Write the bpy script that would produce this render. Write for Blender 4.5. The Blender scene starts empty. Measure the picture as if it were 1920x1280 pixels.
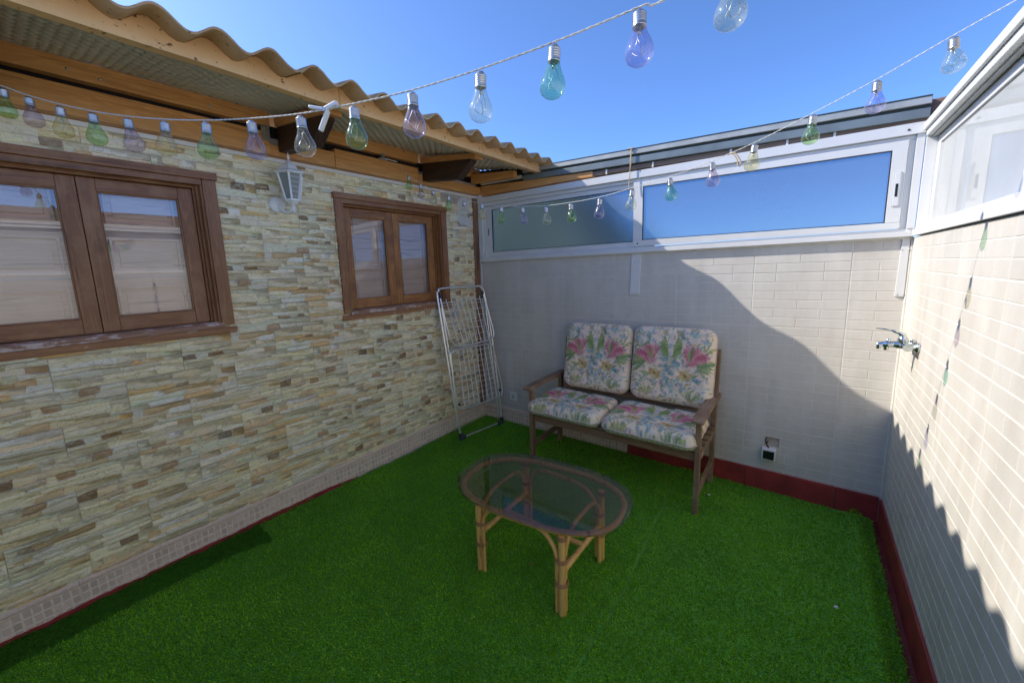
import bpy, bmesh, math, random
import numpy as np
from mathutils import Matrix, Vector, noise as mnoise

random.seed(7)
rng = np.random.default_rng(7)
SC = bpy.context.scene
COL = SC.collection

# ------------------------------------------------------------------ camera
cam_d = bpy.data.cameras.new('camera')
cam = bpy.data.objects.new('camera', cam_d)
COL.objects.link(cam)
CR = Vector((0.77642481, 0.62906232, -0.03801458))
CU = Vector((-0.06528115, 0.14027658, 0.98795792))
CF = Vector((-0.62681966, 0.76459341, -0.14998013))
M = Matrix.Identity(4)
for i in range(3):
    M[i][0] = CR[i]; M[i][1] = CU[i]; M[i][2] = -CF[i]
M.translation = Vector((2.73132, -3.15615, 1.6))
cam.matrix_world = M
cam_d.sensor_width = 36
cam_d.lens = 721.88 / 1920 * 36
cam_d.shift_x = 37.08 / 1920
cam_d.shift_y = -20.95 / 1920
cam_d.clip_start = 0.02
cam_d.clip_end = 3000
SC.camera = cam

# ------------------------------------------------------------------ light
SUN_TO = Vector((-1.0, -0.377, 0.832)).normalized()
world = bpy.data.worlds.new('World')
SC.world = world
world.use_nodes = True
wn = world.node_tree
wn.nodes.clear()
sky = wn.nodes.new('ShaderNodeTexSky')
sky.sky_type = 'NISHITA'
sky.sun_disc = False
sky.sun_elevation = math.asin(SUN_TO.z)
sky.sun_rotation = math.atan2(SUN_TO.x, SUN_TO.y)
sky.altitude = 0
sky.air_density = 0.5
sky.dust_density = 0.45
sky.ozone_density = 9.0
bg = wn.nodes.new('ShaderNodeBackground')
bg.inputs[1].default_value = 0.15
wo = wn.nodes.new('ShaderNodeOutputWorld')
wn.links.new(sky.outputs[0], bg.inputs[0])
wn.links.new(bg.outputs[0], wo.inputs[0])

sun_d = bpy.data.lights.new('sun', 'SUN')
sun_d.energy = 2.3
sun_d.angle = math.radians(0.5)
sun_d.color = (1.0, 0.93, 0.82)
sun = bpy.data.objects.new('sun', sun_d)
COL.objects.link(sun)
sun.rotation_euler = SUN_TO.to_track_quat('Z', 'Y').to_euler()

SC.view_settings.view_transform = 'Standard'
SC.view_settings.look = 'None'
SC.view_settings.gamma = 1
SC.view_settings.use_curve_mapping = False
SC.view_settings.exposure = 1.38
SC.render.engine = 'CYCLES'
SC.cycles.max_bounces = 10
SC.cycles.diffuse_bounces = 5
SC.cycles.transparent_max_bounces = 24
SC.cycles.caustics_reflective = False
SC.cycles.caustics_refractive = False

W = 3.1755            # room width: left wall x=0, right wall x=W, back wall y=0
YF = -5.6             # front end of the terrace, behind the camera

# ------------------------------------------------------------------ helpers
def tag(o, label=None, cat=None, group=None, kind=None):
    if label: o['label'] = label
    if cat: o['category'] = cat
    if group: o['group'] = group
    if kind: o['kind'] = kind
    return o

def empty(name, loc=(0, 0, 0), **k):
    o = bpy.data.objects.new(name, None)
    o.empty_display_size = 0.1
    COL.objects.link(o)
    o.location = loc
    return tag(o, **k)

def link_mesh(name, me, mat=None, parent=None, **k):
    o = bpy.data.objects.new(name, me)
    COL.objects.link(o)
    if mat is not None:
        me.materials.clear()
        for m in (mat if isinstance(mat, (list, tuple)) else [mat]):
            me.materials.append(m)
    if parent is not None:
        o.parent = parent
        # meshes are written in world coordinates: undo the parent's offset
        if not k.pop('local', False):
            p, off = parent, Vector((0, 0, 0))
            while p is not None:
                off += p.location; p = p.parent
            o.location = -off
    k.pop('local', None)
    return tag(o, **k)

class MB:
    """collects solids into one mesh"""
    def __init__(s):
        s.v = []; s.f = []; s.m = []; s.sm = []
    def add(s, vs, fs, mi=0, smooth=False):
        b = len(s.v)
        s.v += [tuple(v) for v in vs]
        for f in fs:
            s.f.append(tuple(b + i for i in f)); s.m.append(mi); s.sm.append(smooth)
    def box(s, a, b, mi=0, bev=0.0):
        x0, y0, z0 = [min(a[i], b[i]) for i in range(3)]
        x1, y1, z1 = [max(a[i], b[i]) for i in range(3)]
        s.hexa([(x0, y0, z0), (x1, y0, z0), (x1, y1, z0), (x0, y1, z0),
                (x0, y0, z1), (x1, y0, z1), (x1, y1, z1), (x0, y1, z1)], mi, bev)
    def hexa(s, p, mi=0, bev=0.0):
        fs = [(3, 2, 1, 0), (4, 5, 6, 7), (0, 1, 5, 4), (1, 2, 6, 5), (2, 3, 7, 6), (3, 0, 4, 7)]
        if bev <= 0:
            s.add(p, fs, mi); return
        bm = bmesh.new()
        vs = [bm.verts.new(q) for q in p]
        for f in fs: bm.faces.new([vs[i] for i in f])
        bmesh.ops.bevel(bm, geom=list(bm.edges), offset=bev, segments=2, affect='EDGES', profile=0.6)
        bm.verts.index_update()
        s.add([v.co[:] for v in bm.verts], [[v.index for v in f.verts] for f in bm.faces], mi)
        bm.free()
    def beam(s, p0, p1, w, h, up=(0, 0, 1), mi=0, bev=0.0):
        p0, p1 = Vector(p0), Vector(p1)
        d = (p1 - p0).normalized(); u = Vector(up)
        sd = d.cross(u).normalized(); u = sd.cross(d).normalized()
        q = []
        for c, uu in ((p0, -1), (p1, -1)):
            pass
        q = [p0 - sd*w/2 - u*h/2, p0 + sd*w/2 - u*h/2, p1 + sd*w/2 - u*h/2, p1 - sd*w/2 - u*h/2,
             p0 - sd*w/2 + u*h/2, p0 + sd*w/2 + u*h/2, p1 + sd*w/2 + u*h/2, p1 - sd*w/2 + u*h/2]
        s.hexa(q, mi, bev)
    def tube(s, pts, r, n=8, mi=0, closed=False, cap=True):
        pts = [Vector(p) for p in pts]
        rs = r if isinstance(r, (list, tuple)) else [r]*len(pts)
        N = len(pts); rings = []
        prev = None
        for i in range(N):
            if closed: t = pts[(i+1) % N] - pts[i-1]
            else: t = pts[min(i+1, N-1)] - pts[max(i-1, 0)]
            t.normalize()
            if prev is None:
                a = Vector((0, 0, 1)) if abs(t.z) < 0.9 else Vector((1, 0, 0))
                u = t.cross(a).normalized()
            else:
                u = (prev - t*prev.dot(t)).normalized()
            prev = u; w = t.cross(u)
            rings.append([pts[i] + (u*math.cos(2*math.pi*k/n) + w*math.sin(2*math.pi*k/n))*rs[i] for k in range(n)])
        vs = [p for rg in rings for p in rg]; fs = []
        for i in range(N if closed else N-1):
            for k in range(n):
                j = (i+1) % N
                fs.append((i*n+k, i*n+(k+1) % n, j*n+(k+1) % n, j*n+k))
        s.add(vs, fs, mi, True)
        if cap and not closed:
            s.add(rings[0][::-1], [tuple(range(n))], mi); s.add(rings[-1], [tuple(range(n))], mi)
    def lathe(s, prof, n=16, origin=(0, 0, 0), axis=None, mi=0, smooth=True):
        o = Vector(origin); R = Matrix.Identity(3)
        if axis is not None: R = Vector(axis).to_track_quat('Z', 'Y').to_matrix()
        vs = []; fs = []
        for r, z in prof:
            for k in range(n):
                a = 2*math.pi*k/n
                vs.append(o + R @ Vector((r*math.cos(a), r*math.sin(a), z)))
        for i in range(len(prof)-1):
            for k in range(n):
                fs.append((i*n+k, i*n+(k+1) % n, (i+1)*n+(k+1) % n, (i+1)*n+k))
        s.add(vs, fs, mi, smooth)
    def build(s, name, mat, parent=None, **k):
        me = bpy.data.meshes.new(name)
        me.from_pydata(s.v, [], s.f)
        me.polygons.foreach_set('material_index', s.m)
        me.polygons.foreach_set('use_smooth', s.sm)
        me.update()
        return link_mesh(name, me, mat, parent, **k)

def smooth_path(pts, n=8, closed=False):
    P = [Vector(p) for p in pts]; out = []
    N = len(P)
    for i in range(N if closed else N-1):
        p0 = P[(i-1) % N] if closed or i > 0 else P[0]
        p1 = P[i]; p2 = P[(i+1) % N]
        p3 = P[(i+2) % N] if closed or i+2 < N else P[-1]
        for k in range(n):
            t = k/n
            out.append(0.5*((2*p1) + (p2-p0)*t + (2*p0-5*p1+4*p2-p3)*t*t + (3*p1-p0-3*p2+p3)*t**3))
    if not closed: out.append(P[-1])
    return out

# ------------------------------------------------------------------ materials
def new_mat(name):
    m = bpy.data.materials.new(name); m.use_nodes = True
    nt = m.node_tree; nt.nodes.clear()
    out = nt.nodes.new('ShaderNodeOutputMaterial')
    return m, nt, out

class NT:
    def __init__(s, nt): s.nt = nt
    def n(s, t, **k):
        nd = s.nt.nodes.new(t)
        for a, b in k.items(): setattr(nd, a, b)
        return nd
    def l(s, a, b): s.nt.links.new(a, b)
    def noise(s, vec, scale, detail=4, rough=0.55, dist=0.0):
        nd = s.n('ShaderNodeTexNoise')
        nd.inputs['Scale'].default_value = scale; nd.inputs['Detail'].default_value = detail
        nd.inputs['Roughness'].default_value = rough; nd.inputs['Distortion'].default_value = dist
        if vec is not None: s.l(vec, nd.inputs['Vector'])
        return nd.outputs['Fac']
    def ramp(s, fac, stops):
        nd = s.n('ShaderNodeValToRGB')
        e = nd.color_ramp.elements
        while len(e) < len(stops): e.new(0.5)
        for i, (p, c) in enumerate(stops):
            e[i].position = p
            e[i].color = (c, c, c, 1) if isinstance(c, (int, float)) else (*c, 1)
        s.l(fac, nd.inputs[0]); return nd.outputs[0]
    def mix(s, fac, a, b, mode='MIX'):
        nd = s.n('ShaderNodeMix', data_type='RGBA', blend_type=mode)
        for k, v in ((0, fac), (6, a), (7, b)):
            if isinstance(v, (int, float)): nd.inputs[k].default_value = v
            elif isinstance(v, tuple): nd.inputs[k].default_value = (*v, 1)
            else: s.l(v, nd.inputs[k])
        return nd.outputs[2]
    def coord(s, scale=(1, 1, 1), rnd=False, which='Object'):
        tc = s.n('ShaderNodeTexCoord'); mp = s.n('ShaderNodeMapping')
        mp.inputs['Scale'].default_value = scale
        s.l(tc.outputs[which], mp.inputs[0])
        if rnd:
            oi = s.n('ShaderNodeObjectInfo'); ml = s.n('ShaderNodeMath', operation='MULTIPLY')
            ml.inputs[1].default_value = 37.0; s.l(oi.outputs['Random'], ml.inputs[0])
            ad = s.n('ShaderNodeVectorMath', operation='ADD')
            s.l(mp.outputs[0], ad.inputs[0]); s.l(ml.outputs[0], ad.inputs[1])
            return ad.outputs[0]
        return mp.outputs[0]
    def fresnel(s, ior):
        g = s.n('ShaderNodeNewGeometry'); m = s.n('ShaderNodeMix', data_type='FLOAT')
        m.inputs[2].default_value = ior; m.inputs[3].default_value = 1.0/ior
        s.l(g.outputs['Backfacing'], m.inputs[0])
        f = s.n('ShaderNodeFresnel'); s.l(m.outputs[0], f.inputs[0]); return f
    def bump(s, h, strength=0.3, dist=0.002):
        nd = s.n('ShaderNodeBump'); nd.inputs['Strength'].default_value = strength
        nd.inputs['Distance'].default_value = dist; s.l(h, nd.inputs['Height'])
        return nd.outputs[0]
    def bsdf(s, out, col, rough=0.6, normal=None, metal=0.0, spec=0.5, **k):
        b = s.n('ShaderNodeBsdfPrincipled')
        if isinstance(col, tuple): b.inputs['Base Color'].default_value = (*col, 1)
        else: s.l(col, b.inputs['Base Color'])
        if isinstance(rough, (int, float)): b.inputs['Roughness'].default_value = rough
        else: s.l(rough, b.inputs['Roughness'])
        b.inputs['Metallic'].default_value = metal
        b.inputs['Specular IOR Level'].default_value = spec
        for a, v in k.items(): b.inputs[a].default_value = v
        if normal is not None: s.l(normal, b.inputs['Normal'])
        if out is not None: s.l(b.outputs[0], out.inputs[0])
        return b

def simple(name, col, rough=0.6, metal=0.0, var=0.12, scale=20, bump=0.0, spec=0.5):
    m, nt, out = new_mat(name); t = NT(nt)
    v = t.coord(rnd=True)
    f = t.noise(v, scale)
    dark = tuple(c*(1-var) for c in col); lite = tuple(min(1, c*(1+var)) for c in col)
    c = t.ramp(f, [(0.3, dark), (0.7, lite)])
    nrm = t.bump(t.noise(v, scale*6), bump, 0.002) if bump else None
    t.bsdf(out, c, rough, nrm, metal, spec)
    return m

def wood(name, base, dark, axis=1, rough=0.55, gscale=1.0, peel=0.0, peelcol=(.62, .55, .50), knots=True, wear=None, bump=0.25):
    m, nt, out = new_mat(name); t = NT(nt)
    sc = [34*gscale]*3; sc[axis] = 1.6*gscale
    v = t.coord(tuple(sc), rnd=True)
    g = t.noise(v, 1.0, 6, 0.6, 0.6)
    sc2 = [9*gscale]*3; sc2[axis] = 0.8*gscale
    g2 = t.noise(t.coord(tuple(sc2), rnd=True), 1.0, 3, 0.5, 1.6)
    wv = t.n('ShaderNodeMath', operation='SINE')
    ml = t.n('ShaderNodeMath', operation='MULTIPLY'); ml.inputs[1].default_value = 46
    t.l(g2, ml.inputs[0]); t.l(ml.outputs[0], wv.inputs[0])
    rings = t.ramp(wv.outputs[0], [(0.0, 0.0), (1.0, 1.0)])
    c = t.mix(g, dark, base)
    c = t.mix(0.35, c, t.mix(rings, dark, base))
    c = t.mix(t.ramp(g, [(0.28, 1.0), (0.42, 0.0)]), c, tuple(x*0.55 for x in dark))
    if knots:
        kc = t.coord((5, 5, 5), rnd=True)
        vo = t.n('ShaderNodeTexVoronoi'); vo.inputs['Scale'].default_value = 0.9; t.l(kc, vo.inputs['Vector'])
        k = t.ramp(vo.outputs['Distance'], [(0.05, 1.0), (0.10, 0.0)])
        c = t.mix(k, c, tuple(x*0.4 for x in dark))
    if wear:
        w = t.ramp(t.noise(t.coord((3, 3, 3), rnd=True), 1.5, 5, 0.65), [(0.48, 0.0), (0.66, 0.75)])
        c = t.mix(w, c, wear)
    if peel > 0:
        psc = [26]*3; psc[axis] = 7
        p = t.ramp(t.noise(t.coord(tuple(psc), rnd=True), 1.0, 6, 0.7), [(0.62-peel*0.25, 0.0), (0.66-peel*0.25, 1.0)])
        c = t.mix(p, c, peelcol)
    t.bsdf(out, c, rough, t.bump(g, bump, 0.002))
    return m

M_ = {}
M_['varnish'] = wood('varnished brown window wood', (.42, .185, .070), (.19, .072, .025), 2, 0.42, wear=(.40, .21, .095), knots=False)
M_['varnish_h'] = wood('varnished brown window wood, level grain', (.42, .185, .070), (.19, .072, .025), 1, 0.42, wear=(.40, .21, .095), knots=False)
M_['varnish_y'] = wood('honey window wood', (.58, .27, .085), (.29, .11, .032), 2, 0.42, wear=(.20, .08, .03), knots=False)
M_['varnish_yh'] = wood('honey window wood, level grain', (.58, .27, .085), (.29, .11, .032), 1, 0.42, wear=(.20, .08, .03), knots=False)
M_['sill'] = wood('peeling sill wood', (.50, .30, .20), (.24, .11, .06), 1, 0.6, peel=0.42, peelcol=(.66, .52, .46), knots=False)
M_['sill_low'] = wood('bleached sill edge', (.50, .24, .10), (.26, .11, .045), 1, 0.6, peel=0.10, peelcol=(.70, .56, .46), knots=False)
M_['shutter'] = wood('shutter wood', (.80, .60, .45), (.66, .45, .32), 1, 0.5, knots=False)
M_['pine'] = wood('orange pine', (.86, .46, .16), (.60, .26, .075), 1, 0.5)
M_['pine_x'] = wood('orange pine crosswise', (.84, .44, .16), (.58, .25, .075), 0, 0.5)
M_['rafter'] = wood('dark stained rafter', (.085, .040, .020), (.028, .013, .008), 0, 0.6, knots=False)
M_['post'] = wood('brown post', (.40, .21, .11), (.18, .085, .04), 2, 0.55, gscale=.8)
M_['grey_wood'] = wood('weathered board', (.33, .25, .19), (.13, .085, .06), 0, 0.75, knots=False)
M_['bench'] = wood('grey brown bench wood', (.36, .23, .14), (.17, .10, .06), 1, 0.65, gscale=1.6, knots=False, wear=(.44, .33, .24))
M_['bench_z'] = wood('grey brown bench wood upright', (.33, .21, .13), (.16, .095, .056), 2, 0.65, gscale=1.6, knots=False, wear=(.40, .29, .20))
M_['bench_x'] = wood('grey brown bench wood crosswise', (.33, .21, .13), (.16, .095, .056), 0, 0.65, gscale=1.6, knots=False)
M_['white'] = simple('white aluminium', (.72, .72, .71), 0.38, var=.04, scale=6)
M_['white_dirty'] = simple('dusty white aluminium', (.72, .70, .66), 0.5, var=.10, scale=9)
M_['white_paint'] = simple('white paint', (.93, .92, .89), 0.5, var=.06, scale=14, bump=.1)
M_['trim'] = simple('white trim strip', (.84, .83, .80), 0.5, var=.08, scale=5)
M_['rubber'] = simple('black seal', (.02, .02, .022), 0.6)
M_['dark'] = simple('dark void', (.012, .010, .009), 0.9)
M_['red'] = simple('dark red paint', (.30, .034, .034), 0.55, var=.30, scale=9, bump=.25)
M_['red_floor'] = simple('red painted floor', (.16, .022, .022), 0.6, var=.2, scale=14, bump=.3)
M_['chrome'] = simple('chromed tube', (.92, .92, .91), 0.34, metal=.75, var=.05)
M_['wire'] = simple('white coated wire', (.92, .90, .85), 0.4, metal=.0, var=.08)
M_['grey_plastic'] = simple('dark grey plastic', (.06, .065, .075), 0.45)
M_['plastic'] = simple('white plastic', (.78, .78, .77), 0.35, var=.03)
M_['black_plastic'] = simple('black plastic', (.012, .012, .014), 0.25)
M_['galv'] = simple('grey green gutter', (.20, .235, .24), 0.45, metal=.3, var=.15, scale=7)
M_['galv_light'] = simple('pale grey gutter lip', (.42, .43, .41), 0.5, metal=.2, var=.18, scale=7)
M_['galv_dark'] = simple('dark green gutter groove', (.055, .075, .07), 0.6, var=.2, scale=7)
M_['rattan'] = wood('rattan pole', (.86, .56, .20), (.62, .34, .10), 2, 0.4, gscale=.6, knots=False, bump=.1)
M_['rattan_wrap'] = wood('rattan binding', (.50, .29, .13), (.26, .13, .05), 2, 0.5, gscale=2, knots=False, bump=.3)
M_['socket'] = simple('metal screw cap', (.55, .54, .52), 0.33, metal=.9, var=.15, scale=60)
M_['cord'] = simple('white twine', (.74, .72, .66), 0.8, var=.1, scale=90)
M_['twine'] = simple('hemp twine', (.52, .42, .28), 0.85, var=.2, scale=90)
M_['plaster'] = simple('white plaster patch', (.70, .68, .65), 0.8, var=.08, scale=30, bump=.4)
M_['mortar'] = simple('sand mortar', (.50, .43, .34), 0.9, var=.14, scale=25, bump=.4)
M_['hillside'] = simple('scrub covered hill', (.20, .20, .12), 0.95, var=.4, scale=.02)
M_['ground'] = simple('dry ground', (.26, .22, .17), 0.95, var=.2, scale=.3)
M_['brown_tile'] = simple('brown coping', (.20, .12, .085), 0.8, var=.3, scale=18, bump=.5)
M_['bright_metal'] = simple('galvanised bracket', (.5, .52, .52), 0.35, metal=.8, var=.2, scale=40)

def mat_cap_metal():
    m, nt, out = new_mat('chrome plated brass'); t = NT(nt)
    v = t.coord()
    t.bsdf(out, t.ramp(t.noise(v, 40), [(.35, (.50, .56, .55)), (.7, (.74, .77, .76))]), 0.16, None, 1.0)
    return m
M_['tap'] = mat_cap_metal()

def mat_fibre(name, a, b, spot):
    m, nt, out = new_mat(name); t = NT(nt)
    v = t.coord()
    f = t.noise(v, 4.5, 6, .6)
    c = t.mix(t.ramp(f, [(.3, 0.0), (.7, 1.0)]), a, b)
    st = t.ramp(t.noise(v, 9, 6, .7), [(.54, 0.0), (.74, .55)])
    c = t.mix(st, c, tuple(x*.6 for x in a))
    sp = t.ramp(t.noise(v, 42, 3, .6), [(.64, 0.0), (.70, 1.0)])
    c = t.mix(sp, c, spot)
    t.bsdf(out, c, 0.85, t.bump(t.noise(v, 120, 3), .3, .002))
    return m
M_['sheet'] = mat_fibre('tan fibre cement', (.42, .25, .12), (.58, .36, .18), (.16, .09, .045))
M_['fascia'] = mat_fibre('ochre painted board', (.80, .49, .23), (.90, .58, .29), (.14, .07, .035))
M_['sheet_top'] = mat_fibre('weathered sheet edge', (.10, .105, .11), (.15, .15, .15), (.05, .05, .05))

def mat_soffit():
    m, nt, out = new_mat('dusty quilted soffit'); t = NT(nt)
    v = t.coord()
    f = t.noise(v, 2.2, 5, .6)
    c = t.ramp(f, [(.3, (.54, .48, .40)), (.7, (.72, .66, .57))])
    t.bsdf(out, c, .6, t.bump(t.noise(v, 60, 4), .25, .002))
    return m
M_['soffit'] = mat_soffit()

def mat_beige():
    m, nt, out = new_mat('beige brick relief tile'); t = NT(nt)
    v = t.coord(rnd=True)
    oi = t.n('ShaderNodeObjectInfo')
    a = t.ramp(t.noise(v, 3.2, 5, .6), [(.3, (.62, .595, .545)), (.7, (.73, .705, .655))])
    tint = t.ramp(oi.outputs['Random'], [(0.0, (.93, .93, .93)), (1.0, (1.0, .985, .965))])
    c = t.mix(1.0, a, tint, 'MULTIPLY')
    fine = t.noise(v, 230, 3, .7)
    c = t.mix(t.ramp(fine, [(.35, .25), (.6, 0.0)]), c, (.48, .45, .40))
    warm = t.ramp(t.noise(v, 9, 3, .5), [(.55, 0.0), (.75, .5)])
    c = t.mix(warm, c, (.60, .52, .45))
    geo = t.n('ShaderNodeNewGeometry')
    mp = t.n('ShaderNodeMapping'); mp.inputs['Scale'].default_value = (9, 9, .9); t.l(geo.outputs['Position'], mp.inputs[0])
    drip = t.noise(mp.outputs[0], 1.0, 5, .62)
    c = t.mix(t.ramp(drip, [(.34, .20), (.50, 0.0)]), c, (.44, .41, .35))
    c = t.mix(t.ramp(drip, [(.54, 0.0), (.72, .30)]), c, (.80, .78, .73))
    mp2 = t.n('ShaderNodeMapping'); mp2.inputs['Scale'].default_value = (1.3, 1.3, 1.3); t.l(geo.outputs['Position'], mp2.inputs[0])
    patch = t.noise(mp2.outputs[0], 1.0, 4, .6)
    c = t.mix(t.ramp(patch, [(.38, .16), (.55, 0.0)]), c, (.50, .46, .40))
    t.bsdf(out, c, t.ramp(drip, [(.3, .42), (.7, .68)]), t.bump(fine, .35, .0012))
    return m
M_['beige'] = mat_beige()

def mat_grout():
    m, nt, out = new_mat('cream grout and render'); t = NT(nt)
    v = t.coord()
    f = t.noise(v, 14, 5, .6)
    t.bsdf(out, t.ramp(f, [(.3, (.64, .61, .55)), (.7, (.76, .73, .67))]), .85, t.bump(t.noise(v, 90), .3, .002))
    return m
M_['grout'] = mat_grout()

def mat_skirt():
    m, nt, out = new_mat('pinkish mosaic skirting'); t = NT(nt)
    v = t.coord(rnd=True)
    a = t.n('ShaderNodeVertexColor', layer_name='Col')
    f = t.noise(v, 60, 5, .7)
    c = t.mix(t.ramp(f, [(.35, .45), (.62, 0.0)]), a.outputs[0], (.56, .44, .37))
    t.bsdf(out, c, .6, t.bump(f, .3, .0015))
    return m
M_['skirt'] = mat_skirt()

def mat_stone():
    m, nt, out = new_mat('ledger stone tile'); t = NT(nt)
    v = t.coord((1, 1, 1), rnd=True)
    a = t.n('ShaderNodeVertexColor', layer_name='Col')
    vs = t.coord((1, 9, 34), rnd=True)
    streak = t.noise(vs, 1.6, 6, .65, .8)
    c = t.mix(t.ramp(streak, [(.30, .42), (.46, 0.0)]), a.outputs[0], (.56, .42, .27))
    c = t.mix(t.ramp(streak, [(.55, 0.0), (.75, .55)]), c, (.96, .90, .72))
    blot = t.noise(v, 16, 5, .6, .5)
    c = t.mix(t.ramp(blot, [(.60, 0.0), (.74, .40)]), c, (.66, .45, .24))
    green = t.noise(v, 11, 4, .6, .5)
    c = t.mix(t.ramp(green, [(.56, 0.0), (.72, .45)]), c, (.74, .74, .55))
    mot = t.noise(t.coord((1, 34, 62), rnd=True), 1.3, 6, .7, .9)
    c = t.mix(t.ramp(mot, [(.32, .42), (.46, 0.0)]), c, (.52, .36, .19))
    c = t.mix(t.ramp(mot, [(.54, 0.0), (.70, .55)]), c, (.97, .91, .74))
    vo = t.n('ShaderNodeTexVoronoi', feature='DISTANCE_TO_EDGE')
    vo.inputs['Scale'].default_value = 1.0
    dn = t.n('ShaderNodeVectorMath', operation='ADD')
    nn = t.n('ShaderNodeTexNoise'); nn.inputs['Scale'].default_value = 26
    t.l(v, nn.inputs['Vector'])
    t.l(t.coord((1, 16, 42), rnd=True), dn.inputs[0]); t.l(nn.outputs['Color'], dn.inputs[1])
    t.l(dn.outputs[0], vo.inputs['Vector'])
    crack = t.ramp(vo.outputs['Distance'], [(0.0, .5), (.030, 0.0)])
    c = t.mix(crack, c, (.27, .22, .15))
    fine = t.noise(t.coord((1, 30, 60), rnd=True), 2.5, 5, .65)
    t.bsdf(out, c, .5, t.bump(fine, .55, .004))
    return m
M_['stone'] = mat_stone()

def mat_turf():
    m, nt, out = new_mat('artificial grass blade'); t = NT(nt)
    a = t.n('ShaderNodeVertexColor', layer_name='Col')
    big = t.noise(t.coord((1, 1, 1)), 2.6, 5, .6)
    c = t.mix(t.ramp(big, [(.36, .42), (.60, 0.0)]), a.outputs[0], (.10, .36, .025))
    b = t.bsdf(None, c, .5, None, spec=.25)
    tr = t.n('ShaderNodeBsdfTranslucent'); t.l(c, tr.inputs[0])
    mx = t.n('ShaderNodeMixShader'); mx.inputs[0].default_value = .40
    t.l(b.outputs[0], mx.inputs[1]); t.l(tr.outputs[0], mx.inputs[2]); t.l(mx.outputs[0], out.inputs[0])
    return m
M_['turf'] = mat_turf()
M_['turf_base'] = simple('turf backing', (.10, .30, .035), .9, var=.3, scale=120)

def mat_fabric():
    m, nt, out = new_mat('floral printed cotton'); t = NT(nt)
    a = t.n('ShaderNodeVertexColor', layer_name='Col')
    v = t.coord()
    f = t.noise(v, 420, 2, .5)
    fold = t.noise(v, 13, 3, .5)
    c = t.mix(t.ramp(f, [(.3, .14), (.6, 0.0)]), a.outputs[0], (.62, .57, .52))
    b1 = t.n('ShaderNodeBump'); b1.inputs['Strength'].default_value = .8; b1.inputs['Distance'].default_value = .018
    t.l(fold, b1.inputs['Height'])
    b2 = t.n('ShaderNodeBump'); b2.inputs['Strength'].default_value = .3; b2.inputs['Distance'].default_value = .001
    t.l(f, b2.inputs['Height']); t.l(b1.outputs[0], b2.inputs['Normal'])
    t.bsdf(out, c, .8, b2.outputs[0], spec=.2)
    return m
M_['fabric'] = mat_fabric()

def mat_bulb(name, tint, body):
    """thin tinted plastic: see-through in the middle, denser and shinier at the rim"""
    m, nt, out = new_mat(name); t = NT(nt)
    lw = t.n('ShaderNodeLayerWeight'); lw.inputs['Blend'].default_value = .28
    tr = t.n('ShaderNodeBsdfTransparent'); tr.inputs[0].default_value = (*tint, 1)
    df = t.n('ShaderNodeBsdfDiffuse'); df.inputs[0].default_value = (*body, 1)
    tl = t.n('ShaderNodeBsdfTranslucent'); tl.inputs[0].default_value = (*body, 1)
    dm = t.n('ShaderNodeMixShader'); dm.inputs[0].default_value = .5
    t.l(df.outputs[0], dm.inputs[1]); t.l(tl.outputs[0], dm.inputs[2]); df = dm
    gl = t.n('ShaderNodeBsdfGlossy'); gl.inputs['Roughness'].default_value = .04
    gl.inputs['Color'].default_value = (1, 1, 1, 1)
    m1 = t.n('ShaderNodeMixShader'); t.l(t.ramp(lw.outputs['Facing'], [(.0, .03), (.5, .08), (1.0, .42)]), m1.inputs[0])
    t.l(tr.outputs[0], m1.inputs[1]); t.l(df.outputs[0], m1.inputs[2])
    fr = t.fresnel(1.62)
    m2 = t.n('ShaderNodeMixShader'); t.l(fr.outputs[0], m2.inputs[0])
    t.l(m1.outputs[0], m2.inputs[1]); t.l(gl.outputs[0], m2.inputs[2]); t.l(m2.outputs[0], out.inputs[0])
    return m
BULB = {
    'green': mat_bulb('green bulb plastic', (.76, .92, .66), (.50, .70, .40)),
    'teal': mat_bulb('sea green bulb plastic', (.66, .90, .78), (.42, .66, .54)),
    'violet': mat_bulb('violet bulb plastic', (.85, .83, .95), (.64, .62, .78)),
    'rose': mat_bulb('mauve bulb plastic', (.88, .81, .87), (.64, .58, .66)),
    'amber': mat_bulb('pale yellow bulb plastic', (.95, .92, .74), (.74, .70, .48)),
    'clear': mat_bulb('clear bulb plastic', (.95, .95, .86), (.80, .80, .68)),
}

def mat_pane(name, ior, tint, gloss_rough=.005, wavy=0.0):
    m, nt, out = new_mat(name); t = NT(nt)
    tr = t.n('ShaderNodeBsdfTransparent'); tr.inputs[0].default_value = (*tint, 1)
    gl = t.n('ShaderNodeBsdfGlossy'); gl.inputs['Roughness'].default_value = gloss_rough
    fr = t.fresnel(ior)
    mx = t.n('ShaderNodeMixShader')
    if wavy:
        b = t.bump(t.noise(t.coord(), 3.0, 2), wavy, .01)
        t.l(b, gl.inputs['Normal'])
    t.l(fr.outputs[0], mx.inputs[0]); t.l(tr.outputs[0], mx.inputs[1]); t.l(gl.outputs[0], mx.inputs[2])
    t.l(mx.outputs[0], out.inputs[0])
    return m
M_['pane'] = mat_pane('window pane', 1.82, (.97, .97, .97), wavy=.012)
M_['table_glass'] = mat_pane('smoked table glass', 1.68, (.76, .73, .72))
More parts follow.
